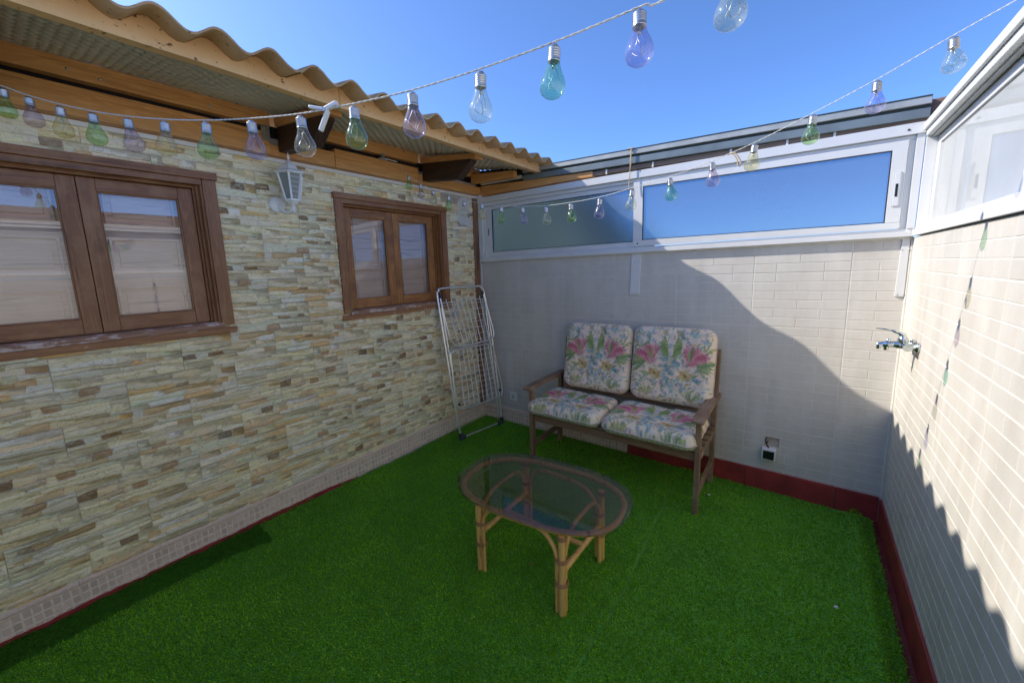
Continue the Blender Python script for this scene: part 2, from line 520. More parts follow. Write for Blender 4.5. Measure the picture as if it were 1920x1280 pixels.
def mat_lantern_glass():
    m, nt, out = new_mat('ribbed lantern glass'); t = NT(nt)
    d = t.bsdf(None, (.40, .42, .41), .25, None)
    tr = t.n('ShaderNodeBsdfTransparent'); tr.inputs[0].default_value = (.8, .84, .84, 1)
    wv = t.n('ShaderNodeTexWave'); wv.inputs['Scale'].default_value = 60; t.l(t.coord(), wv.inputs[0])
    mx = t.n('ShaderNodeMixShader'); t.l(t.ramp(wv.outputs['Fac'], [(0, .45), (1, .75)]), mx.inputs[0])
    t.l(tr.outputs[0], mx.inputs[1]); t.l(d.outputs[0], mx.inputs[2]); t.l(mx.outputs[0], out.inputs[0])
    return m
M_['lantern_glass'] = mat_lantern_glass()

def mat_frost():
    m, nt, out = new_mat('frosted window glass'); t = NT(nt)
    v = t.coord()
    vo = t.n('ShaderNodeTexVoronoi'); vo.inputs['Scale'].default_value = 230; t.l(v, vo.inputs['Vector'])
    nb = t.bump(vo.outputs['Distance'], .5, .0025)
    rf = t.n('ShaderNodeBsdfRefraction'); rf.inputs['IOR'].default_value = 1.12
    rf.inputs['Roughness'].default_value = .26; rf.inputs['Color'].default_value = (.54, .65, .74, 1)
    t.l(nb, rf.inputs['Normal'])
    gl = t.n('ShaderNodeBsdfGlossy'); gl.inputs['Roughness'].default_value = .16; t.l(nb, gl.inputs['Normal'])
    df = t.n('ShaderNodeBsdfDiffuse'); df.inputs[0].default_value = (.42, .5, .56, 1)
    m0 = t.n('ShaderNodeMixShader'); m0.inputs[0].default_value = .20
    t.l(rf.outputs[0], m0.inputs[1]); t.l(df.outputs[0], m0.inputs[2])
    fr = t.fresnel(1.45)
    m1 = t.n('ShaderNodeMixShader'); t.l(fr.outputs[0], m1.inputs[0])
    t.l(m0.outputs[0], m1.inputs[1]); t.l(gl.outputs[0], m1.inputs[2]); t.l(m1.outputs[0], out.inputs[0])
    return m
M_['frost'] = mat_frost()

def mat_opal():
    m, nt, out = new_mat('white backed glass'); t = NT(nt)
    v = t.coord()
    c = t.ramp(t.noise(v, 5, 3), [(.3, (.50, .52, .52)), (.7, (.56, .58, .58))])
    df = t.n('ShaderNodeBsdfDiffuse'); t.l(c, df.inputs[0])
    gl = t.n('ShaderNodeBsdfGlossy'); gl.inputs['Roughness'].default_value = .015
    fr = t.fresnel(1.6)
    mx = t.n('ShaderNodeMixShader'); t.l(fr.outputs[0], mx.inputs[0])
    t.l(df.outputs[0], mx.inputs[1]); t.l(gl.outputs[0], mx.inputs[2]); t.l(mx.outputs[0], out.inputs[0])
    return m
M_['opal'] = mat_opal()

# ------------------------------------------------------------------ ground, terrain, floor
b = MB(); R0 = 900; n = 48
b.add([(R0*math.cos(2*math.pi*k/n), R0*math.sin(2*math.pi*k/n), -3.2) for k in range(n)], [tuple(range(n))])
b.build('ground', M_['ground'], kind='structure')

# hills beyond the back wall, only seen blurred through the frosted panes
vs, fs = [], []
nx, ny = 60, 10
for j in range(ny+1):
    for i in range(nx+1):
        ang = math.radians(100 + 110*i/nx); r = 150 + 45*j
        h = 105*math.sin(math.pi*min(1, j/ny*0.75+0.02)) * min(1, (i/nx)/.14)**1.3 * (0.8+0.35*mnoise.noise(Vector((i*.13, j*.3, 1))))
        vs.append((r*math.cos(ang), r*math.sin(ang), -6+h))
for j in range(ny):
    for i in range(nx):
        a = j*(nx+1)+i; fs.append((a, a+1, a+nx+2, a+nx+1))
b = MB(); b.add(vs, fs, smooth=True); b.build('hills', M_['hillside'], kind='structure')

b = MB(); b.box((-.15, YF-.15, -3.1), (W+.25, .25, -.02)); b.build('floor', M_['red_floor'], kind='structure')

# ------------------------------------------------------------------ artificial turf
def turf_height(x, y):
    h = 0.048*np.exp(-((x-3.055)/.042)**2)*(y < -.02)
    h += 0.004*np.sin(x*2.1+1)*np.sin(y*1.7)
    seam = np.abs((x - (2.10+.02*np.sin(y*3))))
    h += -.006*np.exp(-(seam/.010)**2) + .004*np.exp(-((seam-.02)/.02)**2)
    return h

STRIP = [(-.0, -2.36), (.262, -2.372), (.205, -2.60), (.192, -2.9), (.20, -3.27), (.185, -3.6), (.19, -5.5), (-.0, -5.5)]
def strip_edge(y):
    ys = [-5.5, -3.6, -3.27, -2.9, -2.6, -2.372]; xs = [.19, .185, .20, .192, .205, .262]
    return np.interp(y, ys, xs)

def edge_gap(y):   # how far the cut edge of the turf stays from the left wall (red floor shows)
    return .012 + .010*np.sin(y*9.3) + .007*np.sin(y*23.1+1) + .006*np.sin(y*51.0)

def blades(name, n, region, zoff, cols, lean, label, length=.017, width=.0020, dens_pow=True):
    xs, ys = region(n)
    n = len(xs)
    z0 = turf_height(xs, ys) + zoff
    ang = rng.uniform(0, 2*math.pi, n); ln = length*rng.uniform(.6, 1.2, n)
    wd = width*rng.uniform(.7, 1.4, n)
    lx = lean[0] + rng.normal(0, .38, n); ly = lean[1] + rng.normal(0, .38, n)
    px_ = np.sin(xs*2.9+1.3*np.sin(ys*2.1))*np.sin(ys*2.3+1.1*np.sin(xs*1.9+2)); py_ = np.sin(xs*1.7+2+ys*1.2)*np.cos(ys*3.1-xs)
    lx = lx + .30*px_; ly = ly + .34*py_
    nrm = np.sqrt(lx*lx+ly*ly+1)
    dx, dy, dz = lx/nrm, ly/nrm, 1/nrm
    sx, sy = np.cos(ang)*wd, np.sin(ang)*wd
    V = np.empty((n, 5, 3), np.float32)
    mid = .55
    V[:, 0] = np.stack([xs-sx, ys-sy, z0], 1); V[:, 1] = np.stack([xs+sx, ys+sy, z0], 1)
    mx = xs+dx*ln*mid*.75; my = ys+dy*ln*mid*.75; mz = z0+ln*mid*(dz*.4+.6)
    V[:, 2] = np.stack([mx+sx*.8, my+sy*.8, mz], 1); V[:, 3] = np.stack([mx-sx*.8, my-sy*.8, mz], 1)
    V[:, 4] = np.stack([xs+dx*ln*1.15, ys+dy*ln*1.15, z0+ln*dz*.9], 1)
    me = bpy.data.meshes.new(name)
    me.vertices.add(n*5); me.vertices.foreach_set('co', V.ravel())
    base = (np.arange(n)*5)[:, None]
    quads = base + np.array([[0, 1, 2, 3]]); tris = base + np.array([[3, 2, 4]])
    loops = np.concatenate([quads, tris], 1).ravel().astype(np.int32)
    me.loops.add(len(loops)); me.loops.foreach_set('vertex_index', loops)
    me.polygons.add(n*2)
    st = (np.arange(n)*7)[:, None] + np.array([[0, 4]])
    me.polygons.foreach_set('loop_start', st.ravel().astype(np.int32))
    me.update(calc_edges=True)
    ca = me.color_attributes.new('Col', 'FLOAT_COLOR', 'POINT')
    k = rng.choice(len(cols), n, p=[c[1] for c in cols])
    base_c = np.array([c[0] for c in cols])[k]*rng.uniform(.75, 1.25, (n, 1))
    C = np.ones((n, 5, 4), np.float32)
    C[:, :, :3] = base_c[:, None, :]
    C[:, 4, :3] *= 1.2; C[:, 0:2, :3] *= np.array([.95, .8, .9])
    ca.data.foreach_set('color', C.ravel())
    return link_mesh(name, me, M_['turf'], kind='stuff', label=label, cat='artificial grass')

def reg_main(n):
    out = []
    x = rng.uniform(.0, 3.135, n); y = rng.uniform(-3.75, .0, n)
    # thin out with distance from the camera
    d = np.hypot(x-2.73, y+3.16)
    keep = rng.uniform(0, 1, n) < np.clip(1.5/np.maximum(d, .1), .52, 1)
    keep &= ~((np.abs(x-(2.10+.02*np.sin(y*3))) < .0045) & (y > -2.2))
    keep &= x > edge_gap(y)*(y < -.9) + .004
    keep &= ~((x < strip_edge(y)-.004) & (y < -2.372))
    keep &= ~((y > -.045+.006*np.sin(x*40)) & (x > 2.95))
    return x[keep], y[keep]
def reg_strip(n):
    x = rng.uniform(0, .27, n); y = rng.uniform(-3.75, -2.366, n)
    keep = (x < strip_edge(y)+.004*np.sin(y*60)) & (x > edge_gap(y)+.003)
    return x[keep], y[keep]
def reg_far(n):
    x = rng.uniform(.0, 3.13, n); y = rng.uniform(YF, -3.75, n)
    return x, y
G1 = [((.33, .72, .035), .50), ((.25, .60, .025), .33), ((.42, .76, .07), .11), ((.48, .66, .15), .03), ((.12, .34, .02), .03)]
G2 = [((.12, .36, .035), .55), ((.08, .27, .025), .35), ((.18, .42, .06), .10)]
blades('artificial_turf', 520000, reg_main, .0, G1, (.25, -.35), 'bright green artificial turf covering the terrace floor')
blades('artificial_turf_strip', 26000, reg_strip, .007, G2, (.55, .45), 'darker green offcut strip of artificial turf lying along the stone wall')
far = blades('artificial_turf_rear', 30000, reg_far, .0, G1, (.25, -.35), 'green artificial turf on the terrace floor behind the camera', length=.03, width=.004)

# turf backing sheets
def sheet(name, nx, ny, x0, x1, y0, y1, z, parent=None, **k):
    xs = np.linspace(x0, x1, nx+1); ys = np.linspace(y0, y1, ny+1)
    b = MB(); vs = [(x, y, float(turf_height(np.array(x), np.array(y)))+z) for y in ys for x in xs]
    fs = [(j*(nx+1)+i, j*(nx+1)+i+1, (j+1)*(nx+1)+i+1, (j+1)*(nx+1)+i) for j in range(ny) for i in range(nx)]
    b.add(vs, fs, smooth=True); return b.build(name, M_['turf_base'], parent, **k)
sheet('turf_backing', 150, 60, .024, 3.13, YF, -.006, .001, kind='structure')

# ------------------------------------------------------------------ tile mesh generators
def clip_rects(me, keeps, offset, axis_u, suffix=''):
    """return a mesh made of `me` cut to each (u0,u1,z0,z1) of keeps; offset=(u,z) of the tile"""
    out = bmesh.new()
    tmp_all = []
    for (u0, u1, z0, z1) in keeps:
        bm = bmesh.new(); bm.from_mesh(me)
        for (co, no) in (((u0, 0), (-1, 0)), ((u1, 0), (1, 0)), ((0, z0), (0, -1)), ((0, z1), (0, 1))):
            c = [0, 0, 0]; nn = [0, 0, 0]
            c[axis_u] = co[0]-offset[0]; c[2] = co[1]-offset[1]
            nn[axis_u] = no[0]; nn[2] = no[1]
            bmesh.ops.bisect_plane(bm, geom=list(bm.verts)+list(bm.edges)+list(bm.faces), dist=1e-6,
                                   plane_co=c, plane_no=nn, clear_outer=True)
        if len(bm.faces):
            t = bpy.data.meshes.new('tmp'); bm.to_mesh(t); out.from_mesh(t); bpy.data.meshes.remove(t)
        bm.free()
    if not len(out.faces):
        out.free(); return None
    r = bpy.data.meshes.new(me.name + suffix); out.to_mesh(r); out.free()
    return r

def overlap(a, b):
    u0, u1 = max(a[0], b[0]), min(a[1], b[1]); z0, z1 = max(a[2], b[2]), min(a[3], b[3])
    return (u0, u1, z0, z1) if u1-u0 > .004 and z1-z0 > .004 else None

def subtract(r, hole):
    o = overlap(r, hole)
    if not o: return [r]
    u0, u1, z0, z1 = r; a, b_, c, d = o; out = []
    if c > z0+1e-4: out.append((u0, u1, z0, c))
    if d < z1-1e-4: out.append((u0, u1, d, z1))
    if a > u0+1e-4: out.append((u0, a, c, d))
    if b_ < u1-1e-4: out.append((b_, u1, c, d))
    return out

# --- ledger-stone tile of the left wall (built in y,z; +x outward; origin at lower -y corner)
TW, TH = .4965, .167
PAL = [((.97, .88, .66), 7), ((.98, .87, .64), 6), ((.95, .78, .52), 3.4), ((.88, .62, .34), 1.9), ((.58, .37, .20), 0.9),
       ((.34, .23, .14), 0.8), ((.90, .88, .70), 3.6), ((.94, .62, .28), 1.1), ((.99, .94, .82), 4.6), ((.80, .70, .50), 1.2)]
def stone_mesh(seed):
    r = random.Random(seed)
    g = .0012; L = TW-2*g; H = TH-2*g
    nrow = r.choice([5, 6, 6, 7, 7])
    hs = [r.uniform(.7, 1.4) for _ in range(nrow)]; s = sum(hs); hs = [h*H/s for h in hs]
    NB = 33
    bounds = []
    z = g
    for j in range(nrow+1):
        if j in (0, nrow): bounds.append([z]*NB)
        else:
            ph = r.uniform(0, 9); am = .0022
            slope = r.uniform(-.010, .010)
            bounds.append([z + am*math.sin(ph+i*.5)+am*.7*mnoise.noise(Vector((i*.35, j*3.1, seed)))*2 + slope*math.sin(i*.21+ph) for i in range(NB)])
        if j < nrow: z += hs[j]
    def bd(j, u):
        t = (u-g)/L*(NB-1); i = max(0, min(NB-2, int(t))); f = t-i
        return bounds[j][i]*(1-f)+bounds[j][i+1]*f
    V, F, C = [], [], []
    tot = sum(w for _, w in PAL)
    for j in range(nrow):
        u = g
        while u < g+L-1e-5:
            ln = r.choice([.04, .06, .09, .12, .16, .20, .24])*r.uniform(.8, 1.25)
            u1 = u+ln
            if g+L-u1 < .035: u1 = g+L
            x = r.uniform(0, tot); ci = 0
            for c, w in PAL:
                x -= w
                if x <= 0: break
            if c[0] < .6 and u1-u > .085:
                u1 = u+r.uniform(.05, .085)
            k = max(3, int((u1-u)/.014))
            dep = r.uniform(.003, .0145); tl = r.uniform(-.004, .004); tz = r.uniform(-.002, .006)
            kk = r.uniform(.86, 1.10); col = tuple(q*kk for q in (c[0], c[1]*r.uniform(.97, 1.02), c[2]*r.uniform(.82, .98)))
            # a slanted second tone on some stones (split face)
            split = r.random() < .5; su = r.uniform(.1, .9); k2 = r.uniform(.5, .85); c2 = tuple(q*k2 for q in (col[0], col[1]*.94, col[2]*.82))
            cols_i = []
            skl, skr = r.uniform(-.012, .012), r.uniform(-.012, .012)
            for a in range(k+1):
                f = a/k
                uu = u+(u1-u)*f
                lo, hi = bd(j, uu), bd(j+1, uu)
                hh = hi-lo
                row = []
                for q, (t, dd) in enumerate(((0, 0), (.10, .75), (.36, 1.0), (.68, 1.0), (.92, .8), (1, 0))):
                    xx = uu
                    if a == 0: xx += 0 if u <= g+1e-6 else skl*(t-.5)
                    if a == k: xx += 0 if u1 >= g+L-1e-6 else skr*(t-.5)
                    d = (dep + tl*(f-.5)*2 + tz*(t-.5)*2 + .0016*mnoise.noise(Vector((uu*60, t*3+j*7, seed*1.7))))*dd
                    if a in (0, k): d = 0 if dd == 0 else d*.55
                    if dd == 0: d = .0005
                    row.append((max(.0003, d), xx, lo+hh*t))
                    sl = f + (t-.5)*.8
                    cc = c2 if (split and sl > su) else col
                    cols_i.append(cc)
                V += row
            base = len(V)-(k+1)*6
            C += cols_i
            for a in range(k):
                for q in range(5):
                    v0 = base+a*6+q; F.append((v0, v0+6, v0+7, v0+1))
            # end caps down to the bed
            for a, flip in ((0, 1), (k, 0)):
                e = base+a*6
                for q in range(5):
                    p0, p1 = V[e+q], V[e+q+1]
                    nb = len(V); V += [(0, p0[1], p0[2]), (0, p1[1], p1[2])]; C += [c2, c2]
                    F.append((e+q, e+q+1, nb+1, nb) if flip else (e+q+1, e+q, nb, nb+1))
            u = u1
    me = bpy.data.meshes.new('stone_tile'); me.from_pydata(V, [], F); me.update()
    ca = me.color_attributes.new('Col', 'FLOAT_COLOR', 'POINT')
    ca.data.foreach_set('color', np.array([(*c, 1) for c in C], np.float32).ravel())
    return me

# --- beige tile with raised bricks, in local (u,z), outward = +n ; 6 rows, quarter/half bond
BW, BH = .4815, .353
def beige_mesh(axis_u, nsign, flip=False):
    rows = 6; g = .0016; rh = (BH-2*g)/rows; L = BW-2*g
    V, F = [], []
    def P(u, z, d):
        return (u, nsign*d, z) if axis_u == 0 else (nsign*d, u, z)
    def quad(a, b_, c, d):
        i = len(V); V.extend([a, b_, c, d]); F.append((i, i+1, i+2, i+3))
    base = .0028
    # base slab
    quad(P(g, g, base), P(g+L, g, base), P(g+L, BH-g, base), P(g, BH-g, base))
    for e in (((g, g), (g+L, g)), ((g+L, g), (g+L, BH-g)), ((g+L, BH-g), (g, BH-g)), ((g, BH-g), (g, g))):
        quad(P(*e[0], 0), P(*e[1], 0), P(*e[1], base), P(*e[0], base))
    for j in range(rows):
        odd = (j % 2 == 1) ^ flip
        cuts = [0, .25, .75, 1] if odd else [0, .5, 1]
        for a in range(len(cuts)-1):
            jt = .0013
            u0 = g+L*cuts[a]+(jt if a > 0 else .0006); u1 = g+L*cuts[a+1]-(jt if a < len(cuts)-2 else .0006)
            z0 = g+rh*j+(jt if j > 0 else .0006); z1 = g+rh*(j+1)-(jt if j < rows-1 else .0006)
            t = base+.0022; c = .0016
            A = [P(u0, z0, base), P(u1, z0, base), P(u1, z1, base), P(u0, z1, base)]
            B = [P(u0+c, z0+c, t), P(u1-c, z0+c, t), P(u1-c, z1-c, t), P(u0+c, z1-c, t)]
            quad(*B)
            for q in range(4): quad(A[q], A[(q+1) % 4], B[(q+1) % 4], B[q])
    me = bpy.data.meshes.new('wall_tile'); me.from_pydata(V, [], F); me.update()
    bm = bmesh.new(); bm.from_mesh(me)
    bmesh.ops.remove_doubles(bm, verts=bm.verts, dist=1e-6)
    bmesh.ops.recalc_face_normals(bm, faces=bm.faces); bm.to_mesh(me); bm.free()
    return me

# --- mosaic skirting tile, .315 long x .138 mosaic + .035 cap
def skirt_mesh(axis_u, nsign, seed, H=.160):
    r = random.Random(seed)
    L = .315; n = 10; p = L/n; rows = 3; mh = H-.034
    V, F, C = [], [], []
    def P(u, z, d): return (u, nsign*d, z) if axis_u == 0 else (nsign*d, u, z)
    def quad(a, b_, c, d, col):
        i = len(V); V.extend([a, b_, c, d]); F.append((i, i+1, i+2, i+3)); C.extend([col]*4)
    lite = (.92, .79, .66)
    quad(P(0, 0, .004), P(L, 0, .004), P(L, mh, .004), P(0, mh, .004), lite)
    rz = mh/rows
    for j in range(rows):
        for i in range(n):
            c = .0016; u0, u1 = i*p+.003, (i+1)*p-.003; z0, z1 = j*rz+.003, (j+1)*rz-.003
            k = r.uniform(.8, 1.12); col = (.80*k, .62*k, .48*k)
            A = [P(u0, z0, .004), P(u1, z0, .004), P(u1, z1, .004), P(u0, z1, .004)]
            B = [P(u0+c, z0+c, .0055), P(u1-c, z0+c, .0055), P(u1-c, z1-c, .0055), P(u0+c, z1-c, .0055)]
            quad(*B, col)
            for q in range(4): quad(A[q], A[(q+1) % 4], B[(q+1) % 4], B[q], lite)
    # rounded cap rail
    prof = [(mh, .004), (mh+.002, .009), (mh+.012, .012), (mh+.024, .011), (H-.002, .007), (H, 0)]
    cc = (.88, .68, .57)
    for a in range(len(prof)-1):
        (z0, d0), (z1, d1) = prof[a], prof[a+1]
        quad(P(.0008, z0, d0), P(L-.0008, z0, d0), P(L-.0008, z1, d1), P(.0008, z1, d1), cc)
    me = bpy.data.meshes.new('skirting_tile'); me.from_pydata(V, [], F); me.update()
    ca = me.color_attributes.new('Col', 'FLOAT_COLOR', 'POINT')
    ca.data.foreach_set('color', np.array([(*c, 1) for c in C], np.float32).ravel())
    return me

# ------------------------------------------------------------------ HOUSE (left wall)
house = empty('house', (0, -2.8, 0), label='stone clad house wall with two wooden windows and a corrugated overhanging roof', cat='house')
WIN = [(-3.40, -2.40, 1.345, 2.170), (-1.545, -.545, 1.325, 2.165)]    # openings y0,y1,z0,z1
ZT = 2.372
# wall core, in pieces round the openings (front face x = -0.002)
b = MB()
def core(r, x0=-.25, x1=-.002):
    b.box((x0, r[0], r[2]), (x1, r[1], r[3]))
rects = [(YF, .25, -.02, 2.56)]
for w in WIN: rects = [q for r in rects for q in subtract(r, w)]
for r in rects: core(r)
b.box((-.36, -3.6, 1.2), (-.26, -.3, 2.4))
b.build('wall', M_['grout'], house)

SM = [stone_mesh(100+i) for i in range(12)]
PATCH = (-.30, -.155, 2.06, 2.372)     # bare plaster patch by the post: no tile here
def place_tiles(parent, name, meshes, mats, rng_u, rng_z, holes, axis_u, plane, mk, extra=None):
    """rng_u: list of (u0) tile starts per row"""
    pass
zrows = [.274-.167+.0 + TH*i for i in range(-1, 14)]
row = 0
for zi in range(0, 14):
    z0 = .107 + TH*zi
    off = (-3.108 if zi % 2 == 0 else -2.860)
    u = off
    while u > YF-.3: u -= TW
    while u < 0:
        tile = (u, u+TW, z0, z0+TH)
        lim = overlap(tile, (YF, -.004, .160, ZT))
        if lim:
            parts = [lim]
            for w in WIN: parts = [q for r in parts for q in subtract(r, (w[0]-.005, w[1]+.005, w[2]-.005, w[3]+.005))]
            parts = [q for r in parts for q in subtract(r, PATCH)]
            parts = [q for r in parts for q in subtract(r, (-.52, -.155, 2.27, 2.372))]
            parts = [p for p in parts if p[1]-p[0] > .004 and p[3]-p[2] > .004]
            if parts:
                m0 = SM[random.randrange(len(SM))]
                full = len(parts) == 1 and all(abs(parts[0][i]-tile[i]) < 1e-4 for i in range(4))
                me = m0 if full else clip_rects(m0, parts, (u, z0), 1)
                if me is not None:
                    o = link_mesh('stone_tile', me, None, house)
                    if not me.materials: me.materials.append(M_['stone'])
                    o.location = Vector((0, u, z0)) - house.location
        u += TW

# mosaic skirting along the left wall and the left part of the back wall
SK = [skirt_mesh(1, 1, i) for i in range(3)]
y = -.0
while y > YF:
    y -= .316
    o = link_mesh('skirting_tile', SK[random.randrange(3)], None, house)
    if not o.data.materials: o.data.materials.append(M_['skirt'])
    o.location = Vector((.0, y, .002)) - house.location

# uneven dark red paint line along the foot of the skirting
b = MB(); n = 420; vs = []
for i in range(n+1):
    y = -1.62+(YF+1.62)*i/n
    f = min(1, i/26)
    z = .004+f*(.024+.007*mnoise.noise(Vector((y*5, 0, 0)))+.006*mnoise.noise(Vector((y*23, 2, 0)))+.003*mnoise.noise(Vector((y*70, 2, 0))))
    vs += [(-.001, y, z), (.0085, y, z-.001), (.0105, y, -.002)]
b.add(vs, [(i*3+q, i*3+q+1, (i+1)*3+q+1, (i+1)*3+q) for i in range(n) for q in range(2)])
b.build('paint_line', M_['red'], house)

# mortar field and plaster patch beside the post
b = MB()
pts = [(-.295, 2.11), (-.325, 2.20), (-.300, 2.28), (-.255, 2.335), (-.16, 2.36), (-.09, 2.36), (-.085, 2.05), (-.15, 2.055), (-.205, 2.08), (-.25, 2.075)]
pp = smooth_path([(0, p[0], p[1]) for p in pts], 4, True)
k = len(pp)
b.add([(.0075, p.y, p.z) for p in pp]+[(-.001, p.y, p.z) for p in pp], [tuple(range(k))]+[(i, i+k, (i+1) % k+k, (i+1) % k) for i in range(k)])
o = b.build('plaster_patch', M_['plaster'], house, label='white plaster patch')
b = MB()
b.box((-.001, -.52, 2.268), (.0035, -.086, 2.372)); b.box((-.001, -.302, 2.055), (.003, -.086, 2.268))
b.build('mortar_bed', M_['mortar'], house)

# brown corner post
b = MB()
pv = []
NZ = 40
for side in range(2):
    pass
prev = None
for i in range(NZ+1):
    z = .165+(2.345-.165)*i/NZ
    w0 = -.085+.004*mnoise.noise(Vector((z*6, 1, 0))); w1 = -.018+.004*mnoise.noise(Vector((z*6, 5, 0)))
    pv += [(-.001, w0, z), (.026, w0, z), (.031, w0+.006, z), (.031, w1-.006, z), (.026, w1, z), (-.001, w1, z)]
fs = []
for i in range(NZ):
    for q in range(5): fs.append((i*6+q, i*6+q+1, (i+1)*6+q+1, (i+1)*6+q))
fs += [(NZ*6+0, NZ*6+1, NZ*6+2, NZ*6+3, NZ*6+4, NZ*6+5)]
b.add(pv, fs); b.build('corner_post', M_['post'], house)

# white trim strip under the beam
b = MB()
b.box((-.001, YF, 2.352), (.022, -.006, 2.376), bev=.003)
b.build('trim_strip', M_['trim'], house)

# lower pine beam in lengths, upper beam, near-black fill painting the gap's shade
for (y0, y1, z1) in ((YF, -3.6, 2.508), (-3.597, -2.03, 2.508), (-1.935, -1.602, 2.478), (-1.599, -.838, 2.502), (-.835, -.02, 2.455)):
    b = MB(); b.box((.006, y0, 2.378), (.078, y1, z1), bev=.003)
    b.build('lower_beam', M_['pine'], house)
b = MB(); b.box((.004, -2.03, 2.378), (.070, -1.935, 2.44), bev=.003); b.build('lower_beam', M_['pine'], house)
b = MB(); b.box((.006, -1.06, 2.456), (.077, -.838, 2.512), bev=.002)
b.box((-.2, YF, 2.50), (.035, 0, 2.56)); b.build('dark_gap_fill', M_['dark'], house)
for (y0, y1) in ((YF, -3.2), (-3.14, -2.02), (-1.945, -.835), (-.755, -.02)):
    b = MB(); b.box((.012, y0, 2.540), (.082, y1, 2.622), bev=.004)
    b.build('upper_beam', M_['pine'], house)
# fixings on the beams
b = MB()
for (y, z, x) in ((-2.87, 2.575, .082), (-2.33, 2.570, .082), (-2.765, 2.565, .082)):
    b.lathe([(0, .004), (.006, .003), (.0075, 0)], 10, (x, y, z), (1, 0, 0))
b.build('screw', M_['bright_metal'], house)
b = MB()
b.box((.078, -2.075, 2.452), (.083, -2.035, 2.545), bev=.001); b.box((.06, -2.035, 2.452), (.095, -2.032, 2.545))
for zz in (2.475, 2.50, 2.525): b.lathe([(0, .003), (.005, .002), (.006, 0)], 8, (.083, -2.055, zz), (1, 0, 0))
b.build('metal_bracket', M_['bright_metal'], house)
b = MB()
b.box((.079, -1.235, 2.498), (.10, -1.165, 2.512), bev=.002); b.beam((.085, -1.20, 2.515), (.135, -1.10, 2.492), .012, .008, bev=.002)
b.box((.078, -1.21, 2.505), (.09, -1.18, 2.55), bev=.002)
b.build('metal_bracket', M_['bright_metal'], house)

# rafters with slanted ends and pine battens on top
RY = [-.793, -1.982, -3.171, -4.360]
SL = .19
for ry in RY:
    b = MB(); w = .072
    y0, y1 = ry, ry+w
    prof = [(-.1, 2.408), (.48, 2.350), (.655, 2.470), (.655, 2.484), (-.1, 2.56)]
    prof = [(.079, 2.400), (.49, 2.352), (.640, 2.458), (.640, 2.472), (.079, 2.545)]
    vs = [(x, y0, z) for x, z in prof]+[(x, y1, z) for x, z in prof]; k = len(prof)
    b.add(vs, [tuple(range(k)), tuple(range(2*k-1, k-1, -1))]+[(i, i+k, (i+1) % k+k, (i+1) % k) for i in range(k)])
    b.build('rafter', M_['rafter'], house)
    b = MB()
    b.hexa([(.083, y0-.012, 2.546), (.70, y0-.012, 2.464), (.70, y1+.01, 2.464), (.083, y1+.01, 2.546),
            (.083, y0-.012, 2.598), (.70, y0-.012, 2.502), (.70, y1+.01, 2.502), (.083, y1+.01, 2.598)], bev=.003)
    b.build('batten', M_['pine_x'], house)
b = MB()
b.hexa([(.079, -.165, 2.47), (.60, -.165, 2.44), (.60, -.11, 2.44), (.079, -.11, 2.47),
        (.079, -.165, 2.56), (.60, -.165, 2.50), (.60, -.11, 2.50), (.079, -.11, 2.56)], bev=.003)
b.build('batten', M_['pine_x'], house)

# quilted soffit panels between the rafters
def soffit(y0, y1):
    x0, x1 = .06, .762
    nx, ny = 84, int((y1-y0)/.0085)
    b = MB(); vs = []
    for j in range(ny+1):
        y = y0+(y1-y0)*j/ny
        for i in range(nx+1):
            x = x0+(x1-x0)*i/nx
            z = 2.640-(x-.06)*.185
            a, c = (x+y)*math.pi/.066, (x-y)*math.pi/.066
            z -= .016*(abs(math.sin(a)*math.sin(c))**.6)
            z -= .006*mnoise.noise(Vector((x*4, y*3, 0)))
            vs.append((x, y, z))
    fs = [(j*(nx+1)+i, (j+1)*(nx+1)+i, (j+1)*(nx+1)+i+1, j*(nx+1)+i+1) for j in range(ny) for i in range(nx)]
    b.add(vs, fs, smooth=True); b.build('soffit_panel', M_['soffit'], house)
ys = [YF]+[r+.036 for r in RY[::-1]]+[.0]
for i in range(len(ys)-1): soffit(ys[i]+.002, ys[i+1]-.002)

# fascia board and roof sheets
PITCH = .1857; RIDGE0 = -1.422; AMP = .0255
ZR = 2.548
def wave(y): return AMP*math.cos(2*math.pi*(y-RIDGE0)/PITCH)-AMP
for k_, (y0, y1) in enumerate(((YF, -4.45), (-4.447, -1.97), (-1.967, -.835), (-.832, -.03))):
    b = MB(); n = max(4, int((y1-y0)/.02)); vs = []
    xf, xb = .802, .760
    for i in range(n+1):
        y = y0+(y1-y0)*i/n
        zt = ZR+SL*(.95-xf)+wave(y)-.0105
        vs += [(xf, y, 2.466+.0015*math.sin(y*7)), (xf, y, zt), (xb, y, zt+.006), (xb, y, 2.466+.0015*math.sin(y*7))]
    fs = []
    for i in range(n):
        for q in range(4): fs.append((i*4+q, i*4+(q+1) % 4, (i+1)*4+(q+1) % 4, (i+1)*4+q))
    fs += [(0, 3, 2, 1), (n*4, n*4+1, n*4+2, n*4+3)]
    b.add(vs, fs); b.build('fascia_board', M_['fascia'], house)
nsheet = 0
y0 = .02
